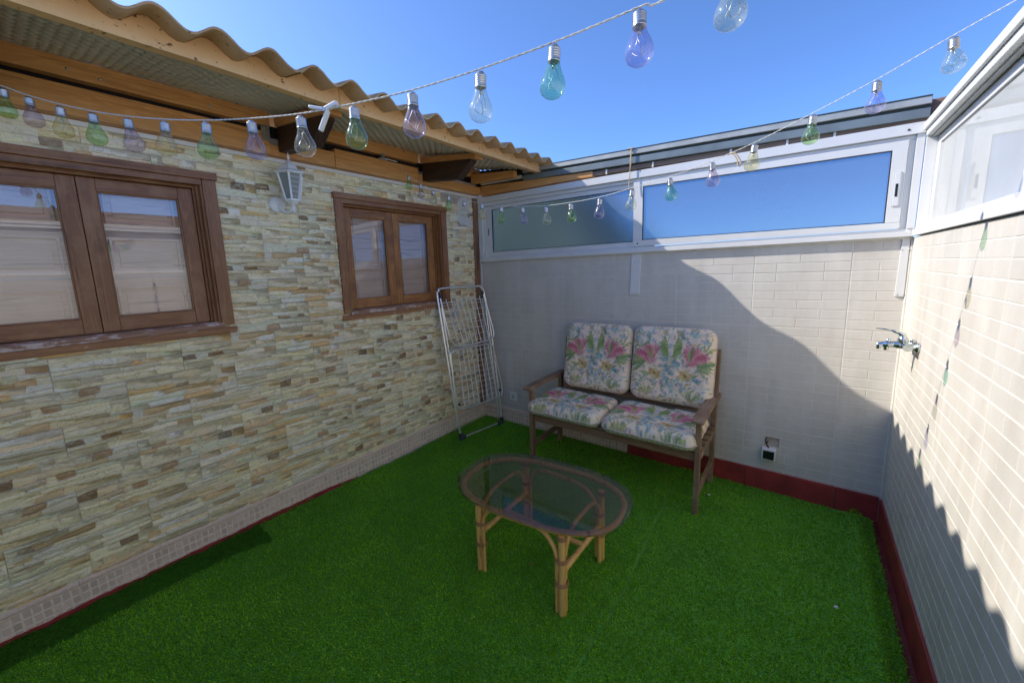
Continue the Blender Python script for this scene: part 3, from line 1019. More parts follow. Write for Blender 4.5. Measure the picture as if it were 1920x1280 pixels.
while y0 > YF-.2:
    y1 = y0-PITCH*6
    lift = .0; n = 6*14
    xs = [.95+.004*math.sin(nsheet*3), .7, .3, -.6, -2.6]
    vs = []; T = .0085; b = MB()
    for i in range(n+3):
        y = y0-(y0-y1)*i/n
        yy = y
        dz = .0 if i < n-1 else -.0068*((i-n+1)/3)
        for x in xs:
            if x > .9: x = x + .006*mnoise.noise(Vector((yy*14, nsheet, 3)))+.003*mnoise.noise(Vector((yy*60, nsheet, 7)))
            z = ZR+SL*(.95-x)+wave(yy)+dz
            vs += [(x, y, z), (x, y, z-T)]
    k = len(xs)*2; m = n+3
    for i in range(m-1):
        for q in range(len(xs)-1):
            a = i*k+q*2
            b.f.append((a, a+2, a+k+2, a+k)); b.m.append(0); b.sm.append(True)
            b.f.append((a+1, a+k+1, a+k+3, a+3)); b.m.append(0); b.sm.append(True)
        b.f.append((i*k, i*k+k, i*k+k+1, i*k+1)); b.m.append(1); b.sm.append(False)
    for i in (0, m-1):
        for q in range(len(xs)-1):
            a = i*k+q*2
            b.f.append((a, a+1, a+3, a+2)); b.m.append(1); b.sm.append(False)
    b.v = vs
    b.build('roof_sheet', [M_['sheet'], M_['sheet_top']], house)
    y0 = y1; nsheet += 1

# ---- casement windows
def casement(w, sash_mats, label, panes, apron):
    """w=(y0,y1,z0,z1) opening. timber architrave, jambs, two sashes, glass, shutters behind"""
    y0, y1, z0, z1 = w
    a = .062; mv, mh = sash_mats
    px = .028
    f = empty('window', (0, (y0+y1)/2, z0), label=label); f.parent = house; f.location -= house.location
    for s, yy in ((1, y0), (-1, y1)):
        fr = MB()
        fr.box((.0, yy-s*a, z0), (px, yy+s*.004, z1+.011), bev=.003)
        fr.box((-.12, yy, z0), (.012, yy+s*.014, z1), bev=.001)
        fr.box((-.12, yy+s*.014, z0), (-.022, yy+s*.026, z1), bev=.001)
        fr.box((-.12, yy+s*.026, z0), (-.05, yy+s*.036, z1), bev=.001)
        fr.build('frame_post', M_['varnish'], f)
    hd = MB()
    hd.box((.0, y0-a-.008, z1+.012), (px+.010, y1+a+.008, z1+.052), bev=.003)
    hd.box((.0, y0+.006, z1-.020), (px-.006, y1-.006, z1+.012), bev=.002)
    hd.box((-.12, y0+.014, z1-.014), (.004, y1-.014, z1-.0005), bev=.001)
    hd.box((-.12, y0+.026, z1-.032), (-.03, y1-.026, z1-.014), bev=.001)
    hd.build('frame_head', M_['varnish_h'], f)
    sl = MB()
    sl.box((-.12, y0+.001, z0-.004), (.004, y1-.001, z0+.020), bev=.002)
    sl.box((.004, y0-.01, z0-.014), (.030, y1+.01, z0+.014), bev=.005)
    sl.build('sill', M_['sill'], f)
    sl = MB(); sl.box((.0, y0-a-.012, z0-.052), (.026, y1+a+.012, z0-.0145), bev=.003)
    sl.build('sill_apron', M_['sill_low'], f)
    ym = (y0+y1)/2
    sash_z0, sash_z1 = z0+.022, z1-.034
    for (sy0, sy1) in ((y0+.038, ym-.0015), (ym+.0015, y1-.038)):
        st = .066; xb, xf = -.096, -.062
        for q0, q1 in ((sy0, sy0+st), (sy1-st, sy1)):
            s = MB(); s.box((xb, q0, sash_z0), (xf, q1, sash_z1), bev=.003); s.build('sash_stile', mv, f)
        for q0, q1 in ((sash_z1-.062, sash_z1), (sash_z0, sash_z0+.075)):
            s = MB(); s.box((xb, sy0+st+.0005, q0), (xf-.001, sy1-st-.0005, q1), bev=.003); s.build('sash_rail', mh, f)
        # glazing bead
        gy0, gy1, gz0, gz1 = sy0+st, sy1-st, sash_z0+.075, sash_z1-.062
        s = MB()
        for (q0, q1) in (((gy0, gz0), (gy0+.007, gz1)), ((gy1-.007, gz0), (gy1, gz1)), ((gy0+.007, gz0), (gy1-.007, gz0+.007)), ((gy0+.007, gz1-.007), (gy1-.007, gz1))):
            s.box((-.082, q0[0], q0[1]), (-.068, q1[0], q1[1]), bev=.002)
        s.build('glazing_bead', mv, f)
        g = MB()
        g.box((-.084, gy0-.004, gz0-.004), (-.080, gy1+.004, gz1+.004))
        g.v = g.v; g.build('pane', M_['pane'], f)
        # panelled shutter behind the glass
        s = MB(); xs_ = -.128
        s.box((xs_-.02, sy0+.004, z0+.01), (xs_, sy1-.004, z1-.012))
        npan = panes; H = (z1-z0-.06)/npan
        for p in range(npan):
            pz0 = z0+.03+H*p+.035; pz1 = z0+.03+H*(p+1)-.035
            for ins, d in ((0, .006), (.022, .001), (.034, .008)):
                pass
            A = (sy0+.085, sy1-.085, pz0, pz1)
            t = .011
            s.box((xs_, A[0], A[2]), (xs_+.020, A[0]+t, A[3]), bev=.002); s.box((xs_, A[1]-t, A[2]), (xs_+.020, A[1], A[3]), bev=.002)
            s.box((xs_, A[0]+t, A[2]), (xs_+.020, A[1]-t, A[2]+t), bev=.002); s.box((xs_, A[0]+t, A[3]-t), (xs_+.020, A[1]-t, A[3]), bev=.002)
            s.box((xs_, A[0]+t+.022, A[2]+t+.022), (xs_+.010, A[1]-t-.022, A[3]-t-.022), bev=.002)
        s.build('shutter', M_['shutter'], f)
    return f
w1 = casement(WIN[0], (M_['varnish'], M_['varnish_h']), 'large two-sash casement window in dark brown wood', 3, .05)
w2 = casement(WIN[1], (M_['varnish_y'], M_['varnish_yh']), 'smaller two-sash casement window in honey brown wood', 3, .05)

# ------------------------------------------------------------------ BACK WALL
HX0_, HX1_ = 2.575, 2.655
back = empty('tiled_wall', (1.6, 0, 0), label='beige brick relief tiled back wall behind the bench, with a long frosted window on top', cat='wall')
b = MB()
b.box((-.0, -.0034, -.02), (HX0_, .20, 1.70)); b.box((HX1_, -.0034, -.02), (W-.0036, .20, 1.70)); b.box((HX0_, -.0034, .395), (HX1_, .20, 1.70)); b.box((HX0_, -.0034, -.02), (HX1_, .20, .325)); b.build('wall', M_['grout'], back)
BM = [beige_mesh(0, -1, False), beige_mesh(0, -1, True)]
XJ = [.523-BW*2, .523-BW, .523, 1.0045, 1.486, 1.9675, 2.449, 2.9305, 3.412]
ZJ = [1.522-BH*5, 1.522-BH*4, 1.522-BH*3, 1.522-BH*2, 1.522-BH, 1.522, 1.875]
def tile_wall(parent, meshes, us, zs, lim, holes, axis_u, plane, wdt):
    for zi in range(len(zs)-1):
        for ui in range(len(us)-1):
            t = (us[ui], us[ui]+wdt, zs[zi], zs[zi]+BH)
            o_ = overlap(t, lim)
            if not o_: continue
            parts = [o_]
            for h in holes: parts = [q for r in parts for q in subtract(r, h)]
            parts = [p for p in parts if p[1]-p[0] > .004 and p[3]-p[2] > .004]
            if not parts: continue
            top = zs[zi] > 1.5
            m0 = meshes[1] if top else meshes[0]
            full = len(parts) == 1 and all(abs(parts[0][i]-t[i]) < 1e-4 for i in range(4))
            me = m0 if full else clip_rects(m0, parts, (t[0], t[2]), axis_u)
            if me is None: continue
            o = link_mesh('wall_tile', me, None, parent)
            if not me.materials: me.materials.append(M_['beige'])
            loc = Vector((t[0], plane, t[2])) if axis_u == 0 else Vector((plane, t[0], t[2]))
            j = random.uniform(-.0006, .0006)
            if axis_u == 0: loc.y += j
            else: loc.x += j
            o.location = loc-parent.location
HOLE = (2.575, 2.655, .325, .395)
tile_wall(back, BM, XJ, ZJ, (.040, W-.006, .150, 1.700), [HOLE], 0, 0.0, BW)
# rough recess in the wall with a wire
b = MB(); b.box((HOLE[0]-.0, .012, HOLE[2]-.0), (HOLE[1]+.0, .03, HOLE[3]+.0)); b.build('rough_recess', M_['mortar'], back)
# left edge strip of white aluminium running down the corner
b = MB(); b.box((.004, -.016, .165), (.038, .0, 1.705), bev=.002); b.build('corner_strip', M_['white_dirty'], back)
# skirting of the back wall (left) and red plinth (right)
SKB = [skirt_mesh(0, -1, 10+i) for i in range(3)]
for i in range(6):
    u = -.265+.316*i
    lim = overlap((u, u+.315, 0, .2), (.0, 1.615, 0, .2))
    if not lim: continue
    m0 = SKB[i % 3]
    me = m0 if abs(lim[0]-u) < 1e-4 and abs(lim[1]-u-.315) < 1e-4 else clip_rects(m0, [lim], (u, .0), 0)
    o = link_mesh('skirting_tile', me, None, back)
    if not me.materials: me.materials.append(M_['skirt'])
    o.location = Vector((u, -.0, -.002))-back.location
b = MB()
for (x0, x1, dy) in ((1.617, 2.02, 0), (2.022, 2.47, .0015), (2.472, 2.96, -.001), (2.962, W-.016, .0005)):
    b.box((x0, -.018+dy, -.02), (x1, .001, .148), bev=.003)
b.build('red_plinth', M_['red'], back, label='dark red painted plinth')

# window band over the back wall
def bar(b, x0, x1, za0, za1, zb0, zb1, y0, y1, bev=.0015, mi=0):
    """bar along x: bottom/top heights za0,za1 at x0 and zb0,zb1 at x1"""
    b.hexa([(x0, y0, za0), (x1, y0, zb0), (x1, y1, zb0), (x0, y1, za0), (x0, y0, za1), (x1, y0, zb1), (x1, y1, zb1), (x0, y1, za1)], mi, bev)
b = MB()
bar(b, .040, W-.004, 1.708, 1.736, 1.704, 1.732, -.038, .06)          # bottom track, lower lip
bar(b, .040, W-.004, 1.736, 1.752, 1.732, 1.748, -.022, .06)
bar(b, .040, .095, 1.752, 2.300, 1.752, 2.300, -.034, .06)            # left jamb
bar(b, .095, .120, 1.752, 2.25, 1.752, 2.25, -.018, .06)
bar(b, 3.135, W-.010, 1.748, 2.245, 1.748, 2.245, -.030, .06)         # right jamb
bar(b, 3.110, 3.135, 1.748, 2.235, 1.748, 2.235, -.014, .06)
bar(b, .040, W-.004, 2.300, 2.352, 2.236, 2.292, -.040, .06)          # head board
bar(b, .095, W-.012, 2.262, 2.298, 2.216, 2.234, -.018, .06)
wf = b.build('window', M_['white'], back, label='long white aluminium sliding window with frosted panes')
b = MB()
bar(b, .120, 1.66, 1.754, 1.800, 1.752, 1.792, -.008, .02)
bar(b, .120, 1.66, 2.222, 2.258, 2.200, 2.236, -.008, .02)
bar(b, .122, .200, 1.800, 2.222, 1.800, 2.222, -.0085, .02)
bar(b, 1.640, 1.662, 1.792, 2.200, 1.792, 2.200, -.006, .02)
b.build('sash', M_['white'], wf)
b = MB()
bar(b, 1.640, 3.108, 1.754, 1.800, 1.750, 1.784, -.032, -.010)
bar(b, 1.640, 3.108, 2.202, 2.238, 2.170, 2.214, -.032, -.010)
bar(b, 1.642, 1.712, 1.800, 2.202, 1.800, 2.202, -.0325, -.010)
bar(b, 3.048, 3.107, 1.785, 2.172, 1.785, 2.172, -.0325, -.010)
b.build('sash', M_['white'], wf)
b = MB()
for (x0, x1, a0, a1, c0, c1, y) in ((.200, 1.640, 1.800, 2.222, 1.792, 2.200, -.0075), (1.712, 3.048, 1.800, 2.200, 1.786, 2.171, -.0315)):
    t = .0045
    bar(b, x0, x1, a0, a0+t, c0, c0+t, y, y+.012, 0); bar(b, x0, x1, a1-t, a1, c1-t, c1, y, y+.012, 0)
    bar(b, x0, x0+t, a0+t, a1-t, a0+t, a1-t, y, y+.012, 0); bar(b, x1-t, x1, c0+t, c1-t, c0+t, c1-t, y, y+.012, 0)
b.build('rubber_seal', M_['rubber'], wf)
b = MB(); bar(b, .203, 1.637, 1.803, 2.219, 1.796, 2.197, .004, .009, 0); b.build('frosted_pane', M_['frost'], wf)
b = MB(); bar(b, 1.715, 3.045, 1.803, 2.197, 1.789, 2.168, -.024, -.019, 0); b.build('frosted_pane', M_['frost'], wf)
for (x, z0, z1) in ((3.079, 1.872, 2.055), (.160, 1.955, 2.062)):
    yy = -.0325 if x > 1 else -.0085
    b = MB(); b.box((x-.014, yy-.005, z0), (x+.014, yy, z1), bev=.0045)
    h = b.build('handle', M_['white'], wf)
    b = MB(); zc = (z0+z1)/2; b.box((x-.005, yy-.0062, zc-.040), (x+.005, yy-.0052, zc+.028), bev=0)
    b.build('handle_slot', M_['black_plastic'], wf)
b = MB()
for (x, z) in ((1.677, 1.775), (3.10, 2.262), (.11, 1.775)):
    b.lathe([(0, .003), (.005, .002), (.006, 0)], 8, (x, -.0405 if z > 2 else -.033, z), (0, -1, 0))
b.build('screw', M_['black_plastic'], wf)
# cream sealant line below the frame
b = MB(); bar(b, .042, W-.008, 1.698, 1.709, 1.692, 1.705, -.016, .02, .003); b.build('sealant', M_['grout'], back)

# roof edge profiles over the window band
TIL = -.046
def z_at(z0, x, x0=2.36, s=TIL): return z0+s*(x-x0)
def prof(name, mat, x0, x1, zl, zh, y0, y1, s=TIL, **k):
    b = MB(); n = 8
    for i in range(n):
        pass
    bar(b, x0, x1, z_at(zl, x0, s=s), z_at(zh, x0, s=s), z_at(zl, x1, s=s), z_at(zh, x1, s=s), y0, y1, .003)
    return b.build(name, mat, back, **k)
prof('gutter_lip', M_['galv_light'], .62, W-.004, 2.410, 2.446, -.052, .10, label='pale upper lip of the metal roof edge')
prof('gutter_cap', M_['galv_dark'], .60, W-.004, 2.446, 2.453, -.055, .12)
prof('gutter_groove', M_['galv_dark'], .62, W-.004, 2.392, 2.410, -.030, .10)
prof('gutter_face', M_['galv'], .62, W-.004, 2.345, 2.392, -.046, .10)
prof('weathered_board', M_['grey_wood'], 1.10, W-.004, 2.312, 2.343, -.026, .10, -.038)
b = MB()
bar(b, .085, 1.30, 2.362, 2.462, 2.345, 2.385, -.030, .10, .004)
b.build('back_beam', M_['pine_x'], back)
b = MB(); bar(b, .10, .60, 2.470, 2.498, 2.452, 2.480, -.045, .10, .003); b.build('trim_strip', M_['white_dirty'], back)
b = MB(); bar(b, .0, .80, 2.503, 2.62, 2.49, 2.53, -.030, .10, .003); bar(b, .0, .86, 2.44, 2.55, 2.44, 2.535, .004, .09, 0); b.build('dark_gap_fill', M_['dark'], back)  # dark timber bar, and a filler board added over the open gap
# clips along the board
b = MB()
for x in (1.42, 1.78, 2.28, 2.58, 2.80):
    zc = 2.325-.038*(x-2.36)
    b.box((x-.006, -.034, zc-.022), (x+.006, -.026, zc+.018), bev=.002)
b.build('clip', M_['white_dirty'], back)

# ------------------------------------------------------------------ RIGHT WALL
right = empty('tiled_wall', (W, -2.8, 0), label='sunlit beige brick relief tiled wall on the right, carrying the tap', cat='wall')
b = MB(); b.box((W-.0034, YF, -.02), (W+.2, -.0038, 1.70)); b.build('wall', M_['grout'], right)
BMR = [beige_mesh(1, -1, False), beige_mesh(1, -1, True)]
YJ = [-.432-BW*i for i in range(11, -2, -1)]
tile_wall(right, BMR, YJ+[.6], ZJ, (YF, -.012, .145, 1.700), [], 1, W, BW)
b = MB(); b.box((W-.014, -.014, .15), (W-.002, -.002, 1.70), bev=.005); b.build('corner_bead', M_['grout'], right)
b = MB(); b.box((W-.014, YF, -.02), (W+.001, -.019, .143), bev=.003); b.build('red_plinth', M_['red'], right, label='dark red painted plinth')
def ybar(b, y0, y1, z0, z1, x0, x1, bev=.0015): b.box((x0, y0, z0), (x1, y1, z1), bev=bev)
b = MB()
ybar(b, YF, -.042, 1.706, 1.740, W-.018, W+.09)
ybar(b, YF, -.042, 1.740, 1.750, W+.02, W+.09)
ybar(b, YF, -.042, 2.246, 2.283, W-.022, W+.09, .004)
ybar(b, YF, -.042, 2.214, 2.244, W-.010, W+.09, .003)
ybar(b, -.042, -.006, 1.706, 2.283, W-.006, W+.09)
ybar(b, YF, -.042, 2.236, 2.2445, W+.02, W+.09)
wr = b.build('window', M_['white'], right, label='long white aluminium sliding window with white panes')
b = MB(); ybar(b, YF, -.045, 2.206, 2.2135, W+.012, W+.03, 0); ybar(b, YF, -.045, 2.206, 2.2135, W+.05, W+.08, 0); b.build('track', M_['galv_light'], wr)
def rsash(y0, y1, x0, x1):
    b = MB()
    b.box((x0, y0, 1.752), (x1, y1, 1.778), bev=.002); b.box((x0, y0, 2.166), (x1, y1, 2.204), bev=.002)
    b.box((x0-.0005, y0, 1.778), (x1, y0+.052, 2.166), bev=.002); b.box((x0-.0005, y1-.052, 1.778), (x1, y1, 2.166), bev=.002)
    b.build('sash', M_['white'], wr)
    b = MB(); b.box((x0+.008, y0+.050, 1.776), (x0+.013, y1-.050, 2.168)); b.build('white_pane', M_['opal'], wr)
rsash(-1.265, -.046, W+.036, W+.058)
rsash(-2.62, -1.215, W+.062, W+.084)
rsash(-3.90, -2.58, W+.036, W+.058)
rsash(-5.5, -3.86, W+.062, W+.084)
b = MB(); b.box((W+.029, -1.255, 1.86), (W+.0355, -1.228, 2.01), bev=.004); b.build('handle', M_['white'], wr)
b = MB(); b.lathe([(0, .003), (.004, .002), (.005, 0)], 8, (W-.0065, -.026, 2.18), (-1, 0, 0)); b.build('screw', M_['galv'], wr)
# brown broken coping on top
b = MB(); y = -.62; r = random.Random(5)
while y > YF:
    l = r.uniform(.10, .26)
    b.hexa([(W+.0, y-l+.004, 2.284), (W+.14, y-l+.004, 2.284), (W+.14, y, 2.284), (W+.0, y, 2.284),
            (W+.006, y-l+.004, 2.300+r.uniform(0, .010)), (W+.14, y-l+.004, 2.318), (W+.14, y, 2.318), (W+.006, y, 2.300+r.uniform(0, .010))], bev=.003)
    y -= l
b.box((W+.10, YF, 2.30), (W+.18, -.62, 2.43), bev=.004)
b.build('coping', M_['brown_tile'], right)
b = MB(); b.box((W+.02, -.62, 2.283), (W+.2, .2, 2.33)); b.box((W-.06, -.0, 2.34), (W+.2, .14, 2.405), bev=.01)
b.build('coping', M_['brown_tile'], right)

# wall closing the terrace behind the camera
frontw = empty('terrace_wall', (1.6, YF, 0), label='plain rendered wall closing the terrace behind the camera', cat='wall')
b = MB(); b.box((0, YF-.15, -.02), (W+.2, YF, 2.05)); b.build('wall', M_['grout'], frontw)

# white cover strips
def strip(x0, x1, xb0, xb1, z0, z1, label, joint=None):
    e = empty('cover_strip', ((x0+x1)/2, -.006, z0), label=label, cat='strip', group='white strips on the back wall')
    b = MB()
    b.hexa([(xb0, -.014, z0), (xb1, -.014, z0), (xb1, -.004, z0), (xb0, -.004, z0), (x0, -.014, z1), (x1, -.014, z1), (x1, -.004, z1), (x0, -.004, z1)], bev=.0015)
    b.build('strip_body', M_['white'], e)
    b = MB()
    for zz in (z0+.012, z1-.06):
        b.lathe([(0, .0025), (.003, .002), (.004, 0)], 8, ((x0+x1)/2-.012, -.0142, zz), (0, -1, 0)); b.lathe([(0, .0025), (.003, .002), (.004, 0)], 8, ((x0+x1)/2+.014, -.0142, zz), (0, -1, 0))
    b.build('screw', M_['bright_metal'], e)
strip(1.628, 1.700, 1.616, 1.690, 1.372, 1.694, 'white strip hanging below the window mullion above the bench')
strip(3.128, 3.158, 3.122, 3.160, 1.374, 1.694, 'narrow white strip in the right back corner below the window')

# ------------------------------------------------------------------ BENCH
bench = empty('garden_bench', (1.65, -.33, 0), label='weathered wooden two-seat bench against the tiled back wall', cat='bench')
BX0, BX1 = 1.012, 2.268
for x in (BX0, BX1):
    s = 1 if x > 1.5 else -1
    b = MB(); b.beam((x-.004*s, -.582, 0.004), (x-.004*s, -.575, .63), .030, .046, up=(0, 1, 0), bev=.003); b.build('leg', M_['bench_z'], bench)
    b = MB(); b.beam((x, -.112, 0.004), (x, -.080, .63), .030, .044, up=(0, 1, 0), bev=.003); b.build('leg', M_['bench_z'], bench)
    xp = x if s > 0 else x+.060
    b = MB(); b.beam((xp, -.100, .44), (xp, -.030, .985), .034, .044, up=(0, 1, 0), bev=.003); b.build('back_post', M_['bench_z'], bench)
    b = MB()
    p = smooth_path([(x, -.655, .638), (x, -.60, .645), (x, -.35, .652), (x, -.02, .652)], 4)
    for i in range(len(p)-1): pass
    pr = [(-.645, .632), (-.655, .640), (-.655, .650), (-.645, .658), (-.35, .668), (-.030, .668), (-.022, .660), (-.022, .650), (-.035, .642), (-.35, .640), (-.60, .632)]
    hw = .033
    vs = [(x-hw, y, z) for y, z in pr]+[(x+hw, y, z) for y, z in pr]; k = len(pr)
    b.add(vs, [tuple(range(k)), tuple(range(2*k-1, k-1, -1))]+[(i, i+k, (i+1) % k+k, (i+1) % k) for i in range(k)])
    b.build('armrest', M_['bench'], bench)
    b = MB(); b.beam((x, -.558, .145), (x, -.135, .155), .024, .040, bev=.003); b.build('stretcher', M_['bench'], bench)
    b = MB(); b.beam((x-.0*s, -.550, .392), (x, -.118, .400), .026, .050, bev=.003); b.build('side_rail', M_['bench'], bench)
for y, z in ((-.565, .385), (-.11, .39)):
    b = MB(); b.box((BX0+.019, y-.012, z-.03), (BX1-.019, y+.012, z+.025), bev=.003); b.build('rail', M_['bench_x'], bench)
for i in range(5):
    y = -.535+.097*i
    b = MB(); b.box((BX0-.016, y-.027, .419), (BX1+.016, y+.027, .435), bev=.003); b.build('seat_slat', M_['bench_x'], bench)
for i in range(4):
    z = .56+.125*i
    yy = -.098+(z-.44)*.128-.024
    b = MB(); b.beam((BX0+.080, yy, z), (BX1-.018, yy, z), .013, .055, bev=.003, up=(0, .128, 1)); b.build('back_slat', M_['bench_x'], bench)

# ------------------------------------------------------------------ floral print
def paint(seed, N=200, rot=False):
    r = np.random.default_rng(seed)
    yy, xx = np.mgrid[0:N, 0:N]/(N-1.0)
    img = np.ones((N, N, 3))*np.array([.92, .73, .56])
    # watery ground
    for _ in range(26):
        cx, cy, rr = r.uniform(0, 1), r.uniform(0, 1), r.uniform(.05, .16)
        g = np.exp(-(((xx-cx)/rr)**2+((yy-cy)/rr)**2))[..., None]*.55
        img = img*(1-g)+g*np.array(random.Random(int(seed*100+_)).choice([(.94, .78, .60), (.92, .70, .62), (.94, .82, .58), (.76, .78, .66)]))
    def dab(cx, cy, a, b_, th, col, op=.9, soft=.18, lens=False):
        c, s = math.cos(th), math.sin(th)
        u = (xx-cx)*c+(yy-cy)*s; v = -(xx-cx)*s+(yy-cy)*c
        if lens:
            w = b_*np.clip(1-(u/a)**2, 0, 1)
            d = np.where(np.abs(u) < a, np.abs(v)/(w+1e-5), 9)
        else:
            d = np.sqrt((u/a)**2+(v/b_)**2)
        k = np.clip((1+soft-d)/(2*soft), 0, 1)[..., None]*op
        k = k*(.82+.18*np.sin(u*140+v*60)[..., None])
        nonlocal img
        img = img*(1-k)+k*np.array(col)
    GR = [(.20, .32, .08), (.34, .42, .11), (.14, .28, .14), (.42, .48, .18)]
    TL = [(.16, .36, .36), (.26, .45, .46), (.12, .28, .33), (.38, .53, .55)]
    PK = [(.62, .13, .20), (.72, .25, .30), (.78, .38, .40), (.55, .09, .17)]
    YL = [(.62, .44, .13), (.70, .56, .22), (.50, .32, .08)]
    def leaf(cx, cy, a, b_, th, col=None): dab(cx, cy, a, b_, th, col or GR[r.integers(4)], .88, .15, True)
    def spray(cx, cy, n, R, cols, a0=0, a1=2*math.pi, wd=.016):
        for i in range(n):
            th = a0+(a1-a0)*(i+.5)/n+r.normal(0, .08)
            L = R*r.uniform(.7, 1.1)
            dab(cx+math.cos(th)*L*.5, cy+math.sin(th)*L*.5, L*.5, wd*r.uniform(.7, 1.2), th, cols[r.integers(len(cols))], .9, .15, True)
    # scattered small strokes
    for _ in range(380):
        cx, cy = r.uniform(.02, .98), r.uniform(.02, .98); c = [GR, TL, TL, GR, [(.58, .50, .56)], YL][r.integers(6)]
        leaf(cx, cy, r.uniform(.018, .05), r.uniform(.006, .014), r.uniform(0, 3.14), c[r.integers(len(c))])
    for _ in range(44):
        cx, cy = r.uniform(.05, .95), r.uniform(.03, .97)
        c = TL[r.integers(4)] if r.random() < .6 else (.55, .45, .55)
        for q in range(5):
            t = q*1.257+r.uniform(0, .4); dab(cx+math.cos(t)*.016, cy+math.sin(t)*.016, .015, .010, t, c, .7, .3)
    # centre column
    for _ in range(60):
        dab(.5+r.normal(0, .07), r.uniform(.12, .66), r.uniform(.02, .045), r.uniform(.012, .026), r.uniform(0, 3.14), TL[r.integers(4)], .75, .3)
    dab(.5, .56, .028, .07, 0, (.62, .56, .28), .8, .3); dab(.5, .56, .012, .05, 0, (.66, .62, .45), .8, .3)
    dab(.5, .80, .022, .15, 0, (.56, .60, .66), .65, .3)
    for s in (-1, 1):
        for q in range(5):
            t = math.pi/2 + s*(-.20-.13*q); L = .30-.035*q
            dab(.5+s*.03+math.cos(t)*L*.5, .60+math.sin(t)*L*.5, L*.5, .027, t, GR[q % 2 + (0 if q < 3 else 1)], .92, .15, True)
        dab(.5+s*.085, .93, .03, .035, 0, (.46, .38, .14), .85, .25)
        # tulip head
        cx, cy = .5+s*.245, .575
        for q in range(11):
            t = math.pi/2 - s*(-.75+.21*q) - s*.25
            L = r.uniform(.19, .26)
            dab(cx+math.cos(t)*L*.45, cy+math.sin(t)*L*.45-.02, L*.52, .036, t, PK[q % 4], .93, .13, True)
        dab(cx, cy-.015, .072, .065, 0, PK[0], .75, .35)
        for q in range(4): dab(cx-.03+.02*q, cy+.01, .045, .007, math.pi/2-.3*s, (.80, .50, .50), .7, .3, True)
        # leaves round it
        spray(cx+s*.06, cy-.05, 7, .25, GR, -.9 if s > 0 else math.pi-.5, .5 if s > 0 else math.pi+.9, .018)
        spray(cx-s*.02, cy-.02, 3, .22, GR, 1.1 if s > 0 else 1.4, 1.8 if s > 0 else 2.2, .014)
        # yellow flower
        fx, fy = .5+s*.185, .375
        for q in range(6):
            t = q*math.pi/3+.3; dab(fx+math.cos(t)*.048, fy+math.sin(t)*.042, .054, .027, t, YL[q % 3], .93, .15, True)
        dab(fx, fy, .012, .014, 0, (.22, .10, .04), .95, .3)
        for q in range(3): dab(fx+.012*math.cos(q*2.1), fy+.02*math.sin(q*2.1), .006, .006, 0, (.25, .10, .04), .9, .3)
        spray(fx+s*.06, fy-.02, 4, .14, TL+GR, -.6 if s > 0 else math.pi-.4, .4 if s > 0 else math.pi+.6, .016)
        dab(.5+s*.10, .24, .016, .018, 0, (.72, .20, .17), .9, .3); dab(.5+s*.12, .27, .010, .010, 0, (.78, .40, .36), .9, .3)
        spray(.5+s*.27, .06, 7, .19, GR+[(.40, .30, .42)], .5, 2.6, .012)
        spray(.5+s*.40, .70, 3, .16, GR, .2, 2.2, .012)
        dab(.5+s*.30, .90, .05, .03, .5*s, TL[1], .6, .4); dab(.5+s*.40, .82, .035, .03, 0, TL[3], .7, .4)
    return np.clip(img, 0, 1)

